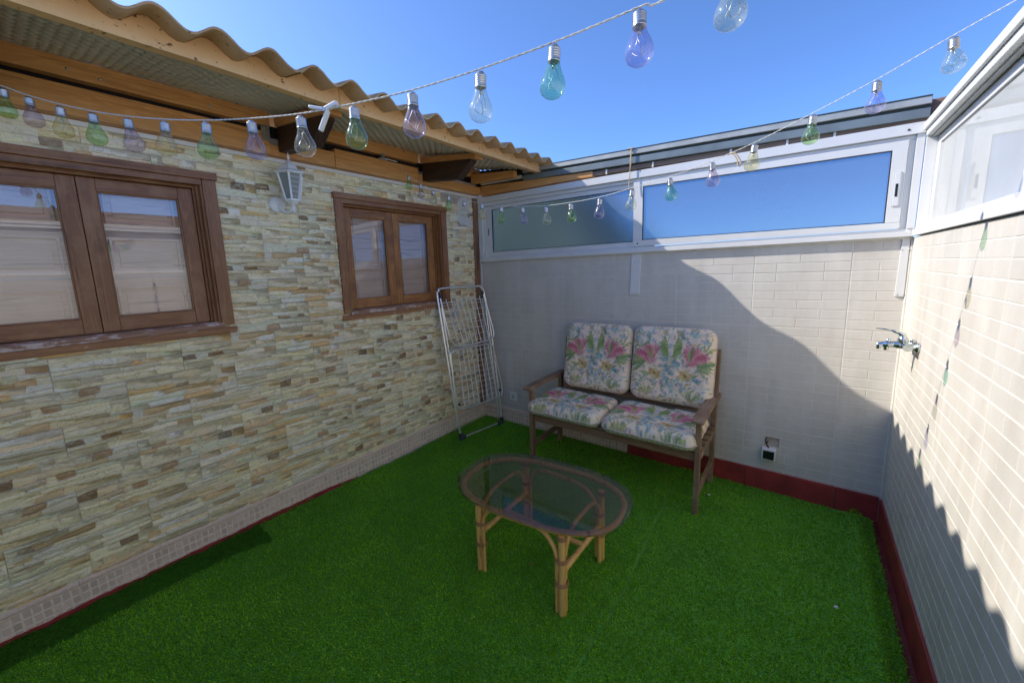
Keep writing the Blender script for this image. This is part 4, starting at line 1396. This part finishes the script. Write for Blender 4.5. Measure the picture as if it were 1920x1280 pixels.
def cushion(name, w, h, th, origin, ux, uy, un, seed, label, sag=.0, vrange=(0, 1)):
    """pillow w along ux, h along uy, thickness th along un; origin = centre of the under side"""
    ux, uy, un = Vector(ux).normalized(), Vector(uy).normalized(), Vector(un).normalized()
    N = 150; img = paint(seed)
    O_ = Vector(origin)
    rad = .075
    r = random.Random(seed)
    ph = [r.uniform(0, 6) for _ in range(8)]
    def edge(u, v):
        """map square -1..1 to a rounded rectangle"""
        X, Y = u*w/2, v*h/2
        ax, ay = abs(X)-(w/2-rad), abs(Y)-(h/2-rad)
        if ax > 0 and ay > 0:
            # pull corner in
            m = max(ax, ay); l = math.hypot(ax, ay)
            k = m/l if l > 0 else 1
            ax *= k; ay *= k
            X = math.copysign(w/2-rad+ax, X); Y = math.copysign(h/2-rad+ay, Y)
        return X, Y
    V, F, C = [], [], []
    for side in (1, 0):
        base = len(V)
        for j in range(N+1):
            v = -1+2*j/N
            for i in range(N+1):
                u = -1+2*i/N
                X, Y = edge(u, v)
                d = max(abs(u), abs(v))
                e = min(w/2*(1-abs(u)), h/2*(1-abs(v)))
                rise = (1-(1-min(1, e/.055))**2.2)**.5 if e > 0 else 0
                wr = .0045*math.sin(X*38+ph[0]+Y*9)*math.exp(-e/.04)+.009*mnoise.noise(Vector((X*7+ph[1], Y*7, ph[2])))+.004*mnoise.noise(Vector((X*22+ph[3], Y*16, ph[4])))
                pucker = .0030*math.sin((X if abs(v) > abs(u) else Y)*120+ph[3])*math.exp(-e/.012)
                if side: Z = th*.42+th*.58*rise+(wr*rise+pucker)
                else: Z = th*.42-th*.42*rise
                Z -= sag*(1-(u*u))*(1-(v*v))*.5
                p = O_+ux*X+uy*Y+un*Z
                V.append(p[:])
                if side:
                    iu = int((u*.5+.5)*(img.shape[1]-1)); iv = int(((v*.5+.5)*(vrange[1]-vrange[0])+vrange[0])*(img.shape[0]-1))
                    c = img[iv, iu]
                else:
                    c = (.42, .46, .26) if (math.sin(u*60)*math.sin(v*60) > .1) else (.62, .58, .46)
                C.append((c[0], c[1], c[2], 1))
        for j in range(N):
            for i in range(N):
                a = base+j*(N+1)+i
                F.append((a, a+1, a+N+2, a+N+1) if side else (a, a+N+1, a+N+2, a+1))
    me = bpy.data.meshes.new(name); me.from_pydata(V, [], F)
    me.polygons.foreach_set('use_smooth', [True]*len(F)); me.update()
    ca = me.color_attributes.new('Col', 'FLOAT_COLOR', 'POINT'); ca.data.foreach_set('color', np.array(C, np.float32).ravel())
    root = empty(name, O_[:], label=label, cat='cushion', group='floral cushions on the bench')
    link_mesh('cover', me, M_['fabric'], root)
    # piping round the seam
    pts = []
    for k in range(160):
        t = k/160*4; s = int(t); f = t-s
        u, v = [(-1+2*f, -1), (1, -1+2*f), (1-2*f, 1), (-1, 1-2*f)][s]
        X, Y = edge(u*1.006, v*1.006)
        pts.append(O_+ux*X+uy*Y+un*(th*.42+.003*math.sin(k*.7+ph[4])))
    b = MB(); b.tube(pts, .0042, 6, closed=True)
    b.build('piping', simple('piping cotton %s' % seed, (.62, .55, .48), .8, var=.2, scale=60), root)
    return root
tl = .10
cushion('seat_cushion', .630, .475, .110, (1.300, -.405, .436), (1, 0, 0), (0, 1, .05), (0, -.05, 1), 3,
        'floral seat cushion on the left half of the bench', vrange=(.12, 1))
cushion('seat_cushion', .630, .475, .110, (1.946, -.415, .436), (1, 0, 0), (0, 1, .05), (0, -.05, 1), 3,
        'floral seat cushion on the right half of the bench, beside the near armrest', vrange=(.12, 1))
up = Vector((0, .19, 1)).normalized(); nn = Vector((0, -1, .19)).normalized()
cushion('back_cushion', .572, .555, .095, (1.392, -.100, .852), (1, 0, 0), up, nn, 3,
        'upright floral back cushion leaning on the left half of the bench')
cushion('back_cushion', .572, .560, .098, (1.982, -.100, .852), (1, 0, 0), up, nn, 3,
        'upright floral back cushion leaning on the right half of the bench')

# ------------------------------------------------------------------ RATTAN TABLE
TC = Vector((1.683, -1.526, 0)); TZ = .446
table = empty('coffee_table', TC[:], label='oval smoked glass coffee table on bundled rattan legs', cat='table')
rot = .105
def oval(a, b_, n=2.67, N=72, z=0, c=TC):
    out = []
    for i in range(N):
        t = 2*math.pi*i/N
        x = a*math.copysign(abs(math.cos(t))**(2/n), math.cos(t)); y = b_*math.copysign(abs(math.sin(t))**(2/n), math.sin(t))
        out.append(Vector((c.x+x*math.cos(rot)-y*math.sin(rot), c.y+x*math.sin(rot)+y*math.cos(rot), z)))
    return out
b = MB(); N = 72
ring = [oval(.4665, .3095, z=TZ-.004), oval(.470, .313, z=TZ-.0025), oval(.470, .313, z=TZ+.0025), oval(.4665, .3095, z=TZ+.004)]
vs = [p for rg in ring for p in rg]
fs = [tuple(range(N-1, -1, -1)), tuple(3*N+i for i in range(N))]
for j in range(3): fs += [(j*N+i, j*N+(i+1) % N, (j+1)*N+(i+1) % N, (j+1)*N+i) for i in range(N)]
b.add(vs, fs); b.build('glass_top', M_['table_glass'], table)
b = MB(); b.tube(oval(.432, .276, 2.6, z=TZ-.020), .0142, 10, closed=True); b.build('top_ring', M_['rattan'], table)
LEG = [(1.452, -1.770), (1.944, -1.756), (1.944, -1.318), (1.434, -1.290)]
for (x, y) in LEG:
    dx = .014 if x < TC.x else -.014; dy = .014 if y < TC.y else -.014
    lg = MB(); lg.tube([(x, y, .004), (x, y, .20), (x, y, TZ-.035)], .0172, 12)
    lo = lg.build('leg', M_['rattan'], table)
    for (ex, ey) in ((dx*2.0, 0), (0, dy*2.0)):
        b = MB(); b.tube([(x+ex, y+ey, .004), (x+ex, y+ey, .27)], .0105, 8); b.build('side_cane', M_['rattan'], lo)
    for z in (.165, .285, .40):
        b = MB()
        for q in range(5):
            zc = z+q*.0042-.009
            cc = (x+dx*.55, y+dy*.55) if z < .3 else (x, y); rr = .0305 if z < .3 else .0200
            b.tube([(cc[0]+rr*math.cos(t), cc[1]+rr*math.sin(t), zc) for t in [2*math.pi*k/14 for k in range(14)]], .0024, 5, closed=True)
        b.build('binding', M_['rattan_wrap'], lo)
def arch(p, q, zl=.27, zt=.405):
    p, q = Vector((*p, 0)), Vector((*q, 0)); d = q-p; L = d.length; d.normalize()
    pts = [p+d*.02+Vector((0, 0, zl-.05)), p+d*.024+Vector((0, 0, zl)), p+d*.045+Vector((0, 0, zl+.07)), p+d*.11+Vector((0, 0, zt-.01)),
           p+d*L*.5+Vector((0, 0, zt)), q-d*.11+Vector((0, 0, zt-.01)), q-d*.045+Vector((0, 0, zl+.07)), q-d*.024+Vector((0, 0, zl)), q-d*.02+Vector((0, 0, zl-.05))]
    b = MB(); b.tube(smooth_path(pts, 6), .0110, 8); b.build('arched_brace', M_['rattan'], table)
for i in range(4): arch(LEG[i], LEG[(i+1) % 4])
b = MB(); b.tube([(LEG[0][0]+.005, LEG[0][1], .215), (LEG[3][0]+.005, LEG[3][1], .215)], .0145, 10); b.build('stretcher', M_['rattan'], table)
b = MB(); b.tube([(LEG[1][0]-.005, LEG[1][1], .215), (LEG[2][0]-.005, LEG[2][1], .215)], .0145, 10); b.build('stretcher', M_['rattan'], table)
b = MB(); b.tube([(1.45, -1.53, .222), (1.94, -1.535, .222)], .0135, 10); b.build('stretcher', M_['rattan'], table)
b = MB(); b.tube([(1.60, -1.775, .408), (1.72, -1.773, .408)], .016, 10); b.build('side_cane', M_['rattan'], table)
b = MB()
b.tube(smooth_path([(1.475, -1.79, .22), (1.482, -1.80, .18), (1.474, -1.795, .14), (1.484, -1.80, .10)], 5), .002, 5)
b.tube(smooth_path([(1.475, -1.79, .22), (1.492, -1.80, .19), (1.49, -1.795, .15)], 5), .002, 5)
b.build('loose_cane_end', M_['rattan_wrap'], table)
b = MB(); b.tube([p+Vector((0, 0, 0)) for p in smooth_path([(1.655, -1.60, .030), (1.675, -1.605, .034), (1.69, -1.612, .030)], 4)], .003, 5)
b.build('rattan_scrap', M_['rattan_wrap'], label='short curled piece of rattan lying on the turf under the table', cat='scrap')

# ------------------------------------------------------------------ DRYING RACK
rack = empty('drying_rack', (.26, -.36, 0), label='folded chrome clothes drying rack leaning in the corner', cat='clothes rack')
RN = Vector((.9816, -.1339, .1360))
b = MB()
mainp = [(.229, -.640, .03), (.188, -.657, .324), (.115, -.668, .88), (.042, -.668, 1.385), (.034, -.645, 1.435), (.038, -.59, 1.462),
         (.099, -.160, 1.460), (.106, -.110, 1.440), (.116, -.080, 1.390), (.170, -.060, 1.03), (.268, -.078, .31), (.305, -.100, .03)]
b.tube(smooth_path(mainp, 5), .0105, 10); b.build('frame_tube', M_['chrome'], rack)
b = MB(); b.tube([(.062, -.655, 1.325), (.118, -.090, 1.328)], .005, 6); b.tube([(.078, -.655, 1.28), (.20, -.638, .36)], .0075, 8)
b.tube([(.135, -.085, 1.28), (.275, -.10, .06)], .0075, 8)
b.build('inner_tube', M_['chrome'], rack)
low = [(.144, -.634, .81), (.145, -.615, .855), (.150, -.54, .873), (.203, -.15, .863), (.216, -.105, .845), (.220, -.085, .80), (.262, -.050, .52), (.286, -.045, .37), (.290, -.065, .315), (.286, -.105, .297),
       (.225, -.575, .297), (.212, -.635, .325), (.198, -.655, .40)]
b = MB(); b.tube(smooth_path(low, 5, True), .0080, 8, closed=True); b.build('wing_frame', M_['chrome'], rack)
upw = [(.060, -.650, 1.37), (.098, -.647, 1.203), (.125, -.628, 1.03), (.140, -.600, .95), (.160, -.507, .897), (.207, -.152, .903), (.214, -.085, .925), (.213, -.062, .97), (.186, -.080, 1.128), (.125, -.100, 1.37)]
b = MB(); b.tube(smooth_path(upw, 5), .0080, 8); b.build('wing_frame', M_['chrome'], rack)
def lerp(a, c, t): return Vector(a)*(1-t)+Vector(c)*t
b = MB()
for (TL_, TR_, BL, BR, n, m) in (((.062, -.650, 1.36), (.125, -.095, 1.36), (.160, -.585, .899), (.210, -.075, .91), 9, 7),
                                 ((.148, -.60, .868), (.214, -.10, .855), (.214, -.62, .310), (.288, -.065, .305), 9, 9)):
    for i in range(1, n):
        t = i/n; b.tube([lerp(TL_, TR_, t), lerp(BL, BR, t)], .0042, 6)
b.build('drying_wires', M_['wire'], rack)
b = MB()
for (TL_, TR_, BL, BR, n, m) in (((.075, -.645, 1.30), (.135, -.095, 1.30), (.150, -.600, .93), (.210, -.075, .93), 9, 6),
                                 ((.140, -.625, .83), (.215, -.085, .82), (.205, -.64, .35), (.286, -.05, .35), 9, 9)):
    for j in range(m+1):
        t = j/m; o_ = RN*-.012; b.tube([lerp(TL_, BL, t)+o_, lerp(TR_, BR, t)+o_], .0023, 5)
b.build('cross_wires', M_['wire'], rack)
b = MB(); b.tube([(.229, -.640, .022), (.305, -.100, .022)], .008, 8); b.build('foot_bar', M_['chrome'], rack)
for (x, y, s) in ((.229, -.640, 1), (.305, -.100, -1)):
    b = MB(); b.box((x-.016, y-.016, .002), (x+.018, y+.016, .075), bev=.007); b.box((x-.013, y if s > 0 else y-.06, .002), (x+.016, y+.06 if s > 0 else y, .035), bev=.006)
    b.build('foot', M_['grey_plastic'], rack)
b = MB()
for p in ((.214, -.622, .352), (.284, -.078, .362)): b.lathe([(0, .012), (.009, .010), (.012, 0), (.012, -.012), (0, -.014)], 10, p, RN)
for p in ((.055, -.640, 1.375), (.112, -.100, 1.375)): b.box((p[0]-.010, p[1]-.012, p[2]-.05), (p[0]+.012, p[1]+.014, p[2]+.035), bev=.006)
b.build('joint', M_['grey_plastic'], rack)
b = MB(); r = random.Random(3)
for q in range(7):
    t = r.uniform(0, 6); c = Vector((.098, -.53+r.uniform(-.05, .05), 1.20+r.uniform(-.05, .05)))
    b.tube(smooth_path([c, c+Vector((.01, .03*math.cos(t), .03*math.sin(t))), c+Vector((.012, .05*math.cos(t+.8), .05*math.sin(t+.8))), c+Vector((.005, .06*math.cos(t+1.6), .05*math.sin(t+1.6)))], 4), .0035, 5)
b.build('hanger_clip', simple('pale blue grey plastic', (.40, .46, .55), .4), rack)

# ------------------------------------------------------------------ LANTERN
lan = empty('wall_lantern', (.13, -1.95, 2.05), label='white six-sided wall lantern between the two wooden windows', cat='wall lamp')
LC = Vector((.135, -1.955, 0))
b = MB(); b.lathe([(.0, .016), (.030, .015), (.044, .010), (.050, .004), (.052, 0)], 20, (.013, -2.000, 2.085), (1, 0, 0))
o = b.build('back_plate', M_['white_paint'], lan)
b = MB()
b.tube(smooth_path([(.026, -2.000, 2.085), (.055, -1.99, 2.045), (.085, -1.975, 2.030), (.115, -1.962, 2.040), (.135, -1.955, 2.070)], 5), [.010]*21, 8)
b.lathe([(0, -.018), (.008, -.014), (.010, -.006), (.006, .004), (.009, .014), (.012, .03), (.020, .040), (.028, .048)], 12, (LC.x, LC.y, 2.045))
b.build('arm', M_['white_paint'], lan)
HX = [math.pi/6+math.pi/3*k for k in range(6)]
rb, rt = .044, .078; zb, zt = 2.098, 2.262
b = MB()
for a in HX:
    b.beam((LC.x+rb*math.cos(a), LC.y+rb*math.sin(a), zb), (LC.x+rt*math.cos(a), LC.y+rt*math.sin(a), zt), .011, .009, up=(math.cos(a), math.sin(a), 0))
for r_, z in ((rb, zb), (rt, zt)):
    P = [Vector((LC.x+r_*math.cos(a), LC.y+r_*math.sin(a), z)) for a in HX]
    for k in range(6): b.beam(P[k], P[(k+1) % 6], .011, .014)
P0 = [(LC.x+rb*math.cos(a), LC.y+rb*math.sin(a), zb-.004) for a in HX]; P1 = [(LC.x+.026*math.cos(a), LC.y+.026*math.sin(a), zb-.022) for a in HX]
b.add(P0+P1, [tuple(range(6)), (11, 10, 9, 8, 7, 6)]+[(k, k+6, (k+1) % 6+6, (k+1) % 6) for k in range(6)])
b.build('cage', M_['white_paint'], lan)
for k in range(6):
    a0, a1 = HX[k], HX[(k+1) % 6]; i = .97
    q = [(LC.x+rb*i*math.cos(a0), LC.y+rb*i*math.sin(a0), zb+.004), (LC.x+rb*i*math.cos(a1), LC.y+rb*i*math.sin(a1), zb+.004),
         (LC.x+rt*i*math.cos(a1), LC.y+rt*i*math.sin(a1), zt-.004), (LC.x+rt*i*math.cos(a0), LC.y+rt*i*math.sin(a0), zt-.004)]
    b = MB(); b.add(q, [(0, 1, 2, 3)]); b.build('glass_pane', M_['lantern_glass'], lan)
b = MB()
def hexring(r_, z): return [(LC.x+r_*math.cos(a), LC.y+r_*math.sin(a), z) for a in HX]
rr = [(.098, 2.256), (.094, 2.266), (.060, 2.285), (.044, 2.308), (.036, 2.318), (.018, 2.335), (.010, 2.342)]
vs = [p for r_, z in rr for p in hexring(r_, z)]
fs = [(5, 4, 3, 2, 1, 0)]+[(j*6+k, j*6+(k+1) % 6, (j+1)*6+(k+1) % 6, (j+1)*6+k) for j in range(len(rr)-1) for k in range(6)]
b.add(vs, fs); b.build('hood', M_['white_paint'], lan)
b = MB(); b.lathe([(.010, 0), (.008, .006), (.005, .012), (.010, .020), (.007, .028), (.003, .045), (0, .062)], 10, (LC.x, LC.y, 2.340)); b.build('finial', M_['white_paint'], lan)
b = MB(); b.lathe([(.012, 0), (.012, .03), (.018, .05), (.022, .07), (.016, .09), (0, .10)], 12, (LC.x, LC.y, 2.10)); b.build('lamp_bulb', M_['plastic'], lan)

# ------------------------------------------------------------------ SOCKET, SMALL LIGHT, TAP
soc = empty('power_socket', (.405, -.006, .295), label='white power socket on the back wall left of the bench', cat='socket')
b = MB(); b.box((.362, -.014, .250), (.448, -.004, .340), bev=.004); b.build('face_plate', M_['plastic'], soc)
b = MB(); b.lathe([(0, .0015), (.019, .0015), (.021, 0)], 20, (.405, -.0142, .295), (0, -1, 0)); b.build('socket_well', simple('light grey plastic', (.5, .5, .5), .4), soc)
b = MB()
for dz in (-.0095, .0095): b.lathe([(0, .0005), (.003, .0005), (.003, 0)], 8, (.405, -.0158, .295+dz), (0, -1, 0))
b.build('pin_hole', M_['black_plastic'], soc)

sl = empty('wall_light', (2.61, -.04, .285), label='small white box light with black front on the back wall by the bench', cat='light')
b = MB(); b.box((2.562, -.058, .243), (2.642, -.008, .325), bev=.006); b.build('housing', M_['plastic'], sl)
b = MB(); b.box((2.571, -.0605, .252), (2.633, -.0575, .312), bev=.001); b.build('black_panel', M_['black_plastic'], sl)
b = MB(); b.tube(smooth_path([(2.590, .0, .36), (2.586, -.02, .348), (2.595, -.028, .336), (2.602, -.03, .322)], 5), .0035, 6)
b.tube(smooth_path([(2.585, .0, .385), (2.578, -.012, .37), (2.582, -.02, .35), (2.598, -.03, .322)], 5), .003, 6); b.build('cable', M_['black_plastic'], sl)

tap = empty('mixer_tap', (W-.01, -.41, 1.16), label='chrome mixer tap on the sunlit right wall', cat='tap')
b = MB(); yc = -.41
b.lathe([(.024, 0), (.026, .004), (.024, .010), (.013, .016), (.013, .03)], 16, (W-.006, yc-.055, 1.160), (-1, 0, 0)); b.lathe([(.024, 0), (.026, .004), (.024, .010), (.013, .016), (.013, .03)], 16, (W-.006, yc+.055, 1.160), (-1, 0, 0))
b.tube([(W-.045, yc-.075, 1.160), (W-.045, yc+.075, 1.160)], .018, 12)
b.build('body', M_['tap'], tap)
b = MB(); b.tube(smooth_path([(W-.045, yc, 1.160), (W-.08, yc, 1.163), (W-.12, yc, 1.160), (W-.145, yc, 1.154)], 5), [.019]*5+[.0165]*5+[.014]*5+[.012], 12)
b.lathe([(0, .02), (.009, .018), (.009, 0)], 10, (W-.105, yc, 1.172)); b.lathe([(.009, 0), (.009, -.014), (0, -.014)], 10, (W-.138, yc, 1.150)); b.lathe([(.010, 0), (.010, -.018), (0, -.018)], 10, (W-.110, yc, 1.150))
b.build('spout', M_['tap'], tap)
b = MB(); b.lathe([(.020, 0), (.021, .02), (.017, .034), (.008, .042), (0, .044)], 14, (W-.055, yc, 1.168)); b.build('cartridge', M_['tap'], tap)
b = MB(); b.tube(smooth_path([(W-.050, yc, 1.206), (W-.075, yc, 1.224), (W-.11, yc, 1.236), (W-.155, yc, 1.240)], 5), [.012]*4+[.008]*4+[.0045]*4+[.003]*4, 8); b.build('lever', M_['tap'], tap)
b = MB(); b.lathe([(.008, 0), (.007, .022), (.010, .026), (0, .03)], 10, (W-.030, yc-.055, 1.170)); b.build('shut_off_screw', M_['tap'], tap)

# ------------------------------------------------------------------ STRING LIGHTS
S1 = [(0.300, -3.172, 2.385), (0.420, -3.132, 2.335), (0.544, -3.086, 2.287), (0.671, -3.039, 2.235), (0.82, -2.983, 2.182), (0.966, -2.928, 2.136), (1.112, -2.873, 2.097), (1.262, -2.817, 2.064), (1.413, -2.76, 2.037), (1.565, -2.703, 2.017), (1.718, -2.646, 2.003), (1.868, -2.59, 2.0), (2.016, -2.534, 2.003), (2.169, -2.476, 2.016), (2.316, -2.422, 2.035), (2.461, -2.367, 2.061), (2.603, -2.312, 2.094)]
C1 = ['violet', 'amber', 'green', 'rose', 'amber', 'green', 'rose', 'amber', 'green', 'violet', 'clear', 'green', 'violet', 'clear', 'teal', 'violet', 'clear']
S2 = [(0.367, -1.188, 2.331), (0.501, -1.196, 2.25), (0.640, -1.203, 2.183), (0.799, -1.213, 2.122), (0.948, -1.221, 2.065), (1.105, -1.23, 2.023), (1.264, -1.239, 1.985), (1.426, -1.248, 1.96), (1.588, -1.258, 1.941), (1.745, -1.266, 1.936), (1.91, -1.276, 1.938), (2.073, -1.285, 1.954), (2.238, -1.295, 1.973), (2.4, -1.304, 2.004), (2.544, -1.312, 2.041), (2.71, -1.321, 2.098), (2.864, -1.33, 2.155), (3.016, -1.339, 2.221)]
C2 = ['green', 'rose', 'clear', 'green', 'clear', 'amber', 'green', 'violet', 'clear', 'green', 'violet', 'clear', 'teal', 'rose', 'amber', 'green', 'violet', 'clear']
CN = {'green': 'green', 'teal': 'sea green', 'violet': 'violet', 'rose': 'mauve', 'amber': 'pale yellow', 'clear': 'clear'}
def lathe_mesh(name, prof, n, mats, smooth=True, extra=None):
    b = MB(); b.lathe(prof, n)
    if extra: extra(b)
    me = bpy.data.meshes.new(name); me.from_pydata(b.v, [], b.f)
    me.polygons.foreach_set('use_smooth', b.sm); me.update()
    me.materials.append(mats); return me
globe_prof = [(.0118, -.027), (.0125, -.033), (.0150, -.043), (.0195, -.053), (.0238, -.063), (.0258, -.072), (.0250, -.081), (.0208, -.089), (.0130, -.0945), (.006, -.0968), (.0005, -.0972)]
GL = {k: lathe_mesh('globe', globe_prof, 24, m) for k, m in BULB.items()}
cap_prof = [(.0005, .001), (.006, .000), (.0085, -.004)]
for q in range(5): cap_prof += [(.0112, -.006-q*.0042), (.0126, -.008-q*.0042), (.0112, -.010-q*.0042)]
cap_prof += [(.0122, -.0275), (.0128, -.029), (.0115, -.0305), (.004, -.0335), (.0005, -.034)]
CAP = lathe_mesh('screw_cap', cap_prof, 16, M_['socket'])
def wires(b):
    for k in range(3):
        a = k*2.1
        b.tube(smooth_path([(.001*math.cos(a), .001*math.sin(a), -.034), (.009*math.cos(a), .009*math.sin(a), -.052), (.014*math.cos(a+.5), .014*math.sin(a+.5), -.068), (.004*math.cos(a+1.4), .004*math.sin(a+1.4), -.080)], 4), .0006, 4)
LED = lathe_mesh('led_wires', [(.0005, -.034), (.0030, -.036), (.0030, -.041), (.0005, -.043)], 8, M_['socket'], extra=wires)

def light_string(pts, cols, label, head, tail, cord_r, seed):
    r = random.Random(seed)
    root = empty('string_lights', pts[len(pts)//2], label=label, cat='string lights')
    path = [Vector(p)+Vector((0, 0, .006)) for p in ([head]+list(pts)+[tail])]
    sp = smooth_path(path, 10)
    # two twisted strands
    b = MB()
    L = 0; prev = sp[0]; A, B_ = [], []
    fine = []
    for i in range(len(sp)-1):
        seg = max(1, int((sp[i+1]-sp[i]).length/.006))
        for k in range(seg): fine.append(sp[i].lerp(sp[i+1], k/seg))
    fine.append(sp[-1])
    for p in fine:
        L += (p-prev).length; prev = p
        a = L/.016*math.pi
        o = Vector((0, math.cos(a), math.sin(a)))*cord_r*.75
        A.append(p+o); B_.append(p-o)
    b.tube(A, cord_r, 5); b.tube(B_, cord_r, 5)
    b.build('cord', M_['cord'], root)
    for p, c in zip(pts, cols):
        e = bpy.data.objects.new('bulb', None); COL.objects.link(e); e.empty_display_size = .03
        e.parent = root; e.location = Vector(p)-root.location
        e.rotation_euler = (r.uniform(-.10, .10), r.uniform(-.10, .10), r.uniform(0, 6))
        e['label'] = CN[c]+' light bulb'
        for nm, me in (('globe', GL[c]), ('screw_cap', CAP), ('led_wires', LED)):
            o = bpy.data.objects.new(nm, me); COL.objects.link(o); o.parent = e
    return root
light_string(S1, C1, 'near string of coloured bulbs sagging from the eave across the sky to the top edge', (.10, -3.25, 2.47), (3.6, -1.93, 2.42), .0013, 1)
light_string(S2, C2, 'far string of coloured bulbs sagging from the eave in front of the back window', (.256, -1.182, 2.425), (3.35, -1.358, 2.36), .0011, 2)

# clothes peg on the near string
peg = empty('clothes_peg', (1.792, -2.618, 2.006), label='white clothes peg clipped on the near light string', cat='clothes peg')
b = MB(); pc = Vector((1.790, -2.618, 2.006))
ux = Vector((.90, .34, .0)).normalized()
b.beam(pc+ux*(-.046)+Vector((0, 0, .014)), pc+ux*.004+Vector((0, 0, .000)), .011, .008, bev=.003)
b.beam(pc+ux*(.000)+Vector((0, 0, .001)), pc+ux*.036+Vector((0, 0, .010)), .011, .011, bev=.003)
b.beam(pc+ux*(-.020)+Vector((0, 0, -.046)), pc+ux*.008+Vector((0, 0, -.003)), .011, .009, bev=.003)
b.build('peg_leg', M_['plastic'], peg)
b = MB(); b.tube([pc+Vector((-.337, .943, 0))*.007, pc-Vector((-.337, .943, 0))*.007], .005, 8); b.build('spring', M_['bright_metal'], peg)

# twine ties: one hanging from the roof edge to the far string, one loose tie
t1 = empty('twine_tie', (1.625, -.058, 2.45), label='vertical twine hanging from the roof edge in front of the mullion', cat='twine')
b = MB()
b.tube(smooth_path([(1.622, -.058, 2.488), (1.624, -.062, 2.45), (1.622, -.060, 2.36), (1.618, -.062, 2.27), (1.616, -.066, 2.195)], 6), .0035, 6)
b.tube(smooth_path([(1.634, -.060, 2.485), (1.630, -.065, 2.45), (1.628, -.064, 2.36)], 6), .0025, 6)
b.tube([(1.60, -.06, 2.487), (1.645, -.06, 2.487)], .004, 6)
b.build('twine', M_['twine'], t1)
t2 = empty('twine_tie', (2.50, -1.31, 2.03), label='short loose twine tied to the far string between the last bulbs', cat='twine')
b = MB()
b.tube(smooth_path([(2.455, -1.307, 2.022), (2.475, -1.309, 2.024), (2.490, -1.310, 2.008), (2.500, -1.311, 1.985), (2.498, -1.311, 1.968)], 5), .0028, 6)
b.tube(smooth_path([(2.470, -1.307, 2.024), (2.486, -1.312, 2.000), (2.492, -1.314, 1.972)], 5), .0022, 6)
b.build('twine', M_['twine'], t2)

# bits of litter on the turf
for i, (x, y, nm) in enumerate(((2.30, -.35, 'white crumb of paper on the turf behind the bench leg'), (2.93, -1.00, 'pale leaf sliver lying on the turf near the right wall'))):
    b = MB()
    b.hexa([(x-.008, y-.004, .026), (x+.008, y-.006, .027), (x+.010, y+.004, .026), (x-.006, y+.006, .028), (x-.006, y-.003, .032), (x+.006, y-.004, .034), (x+.007, y+.003, .033), (x-.004, y+.004, .033)])
    b.build('litter', M_['plastic'], label=nm, cat='litter')
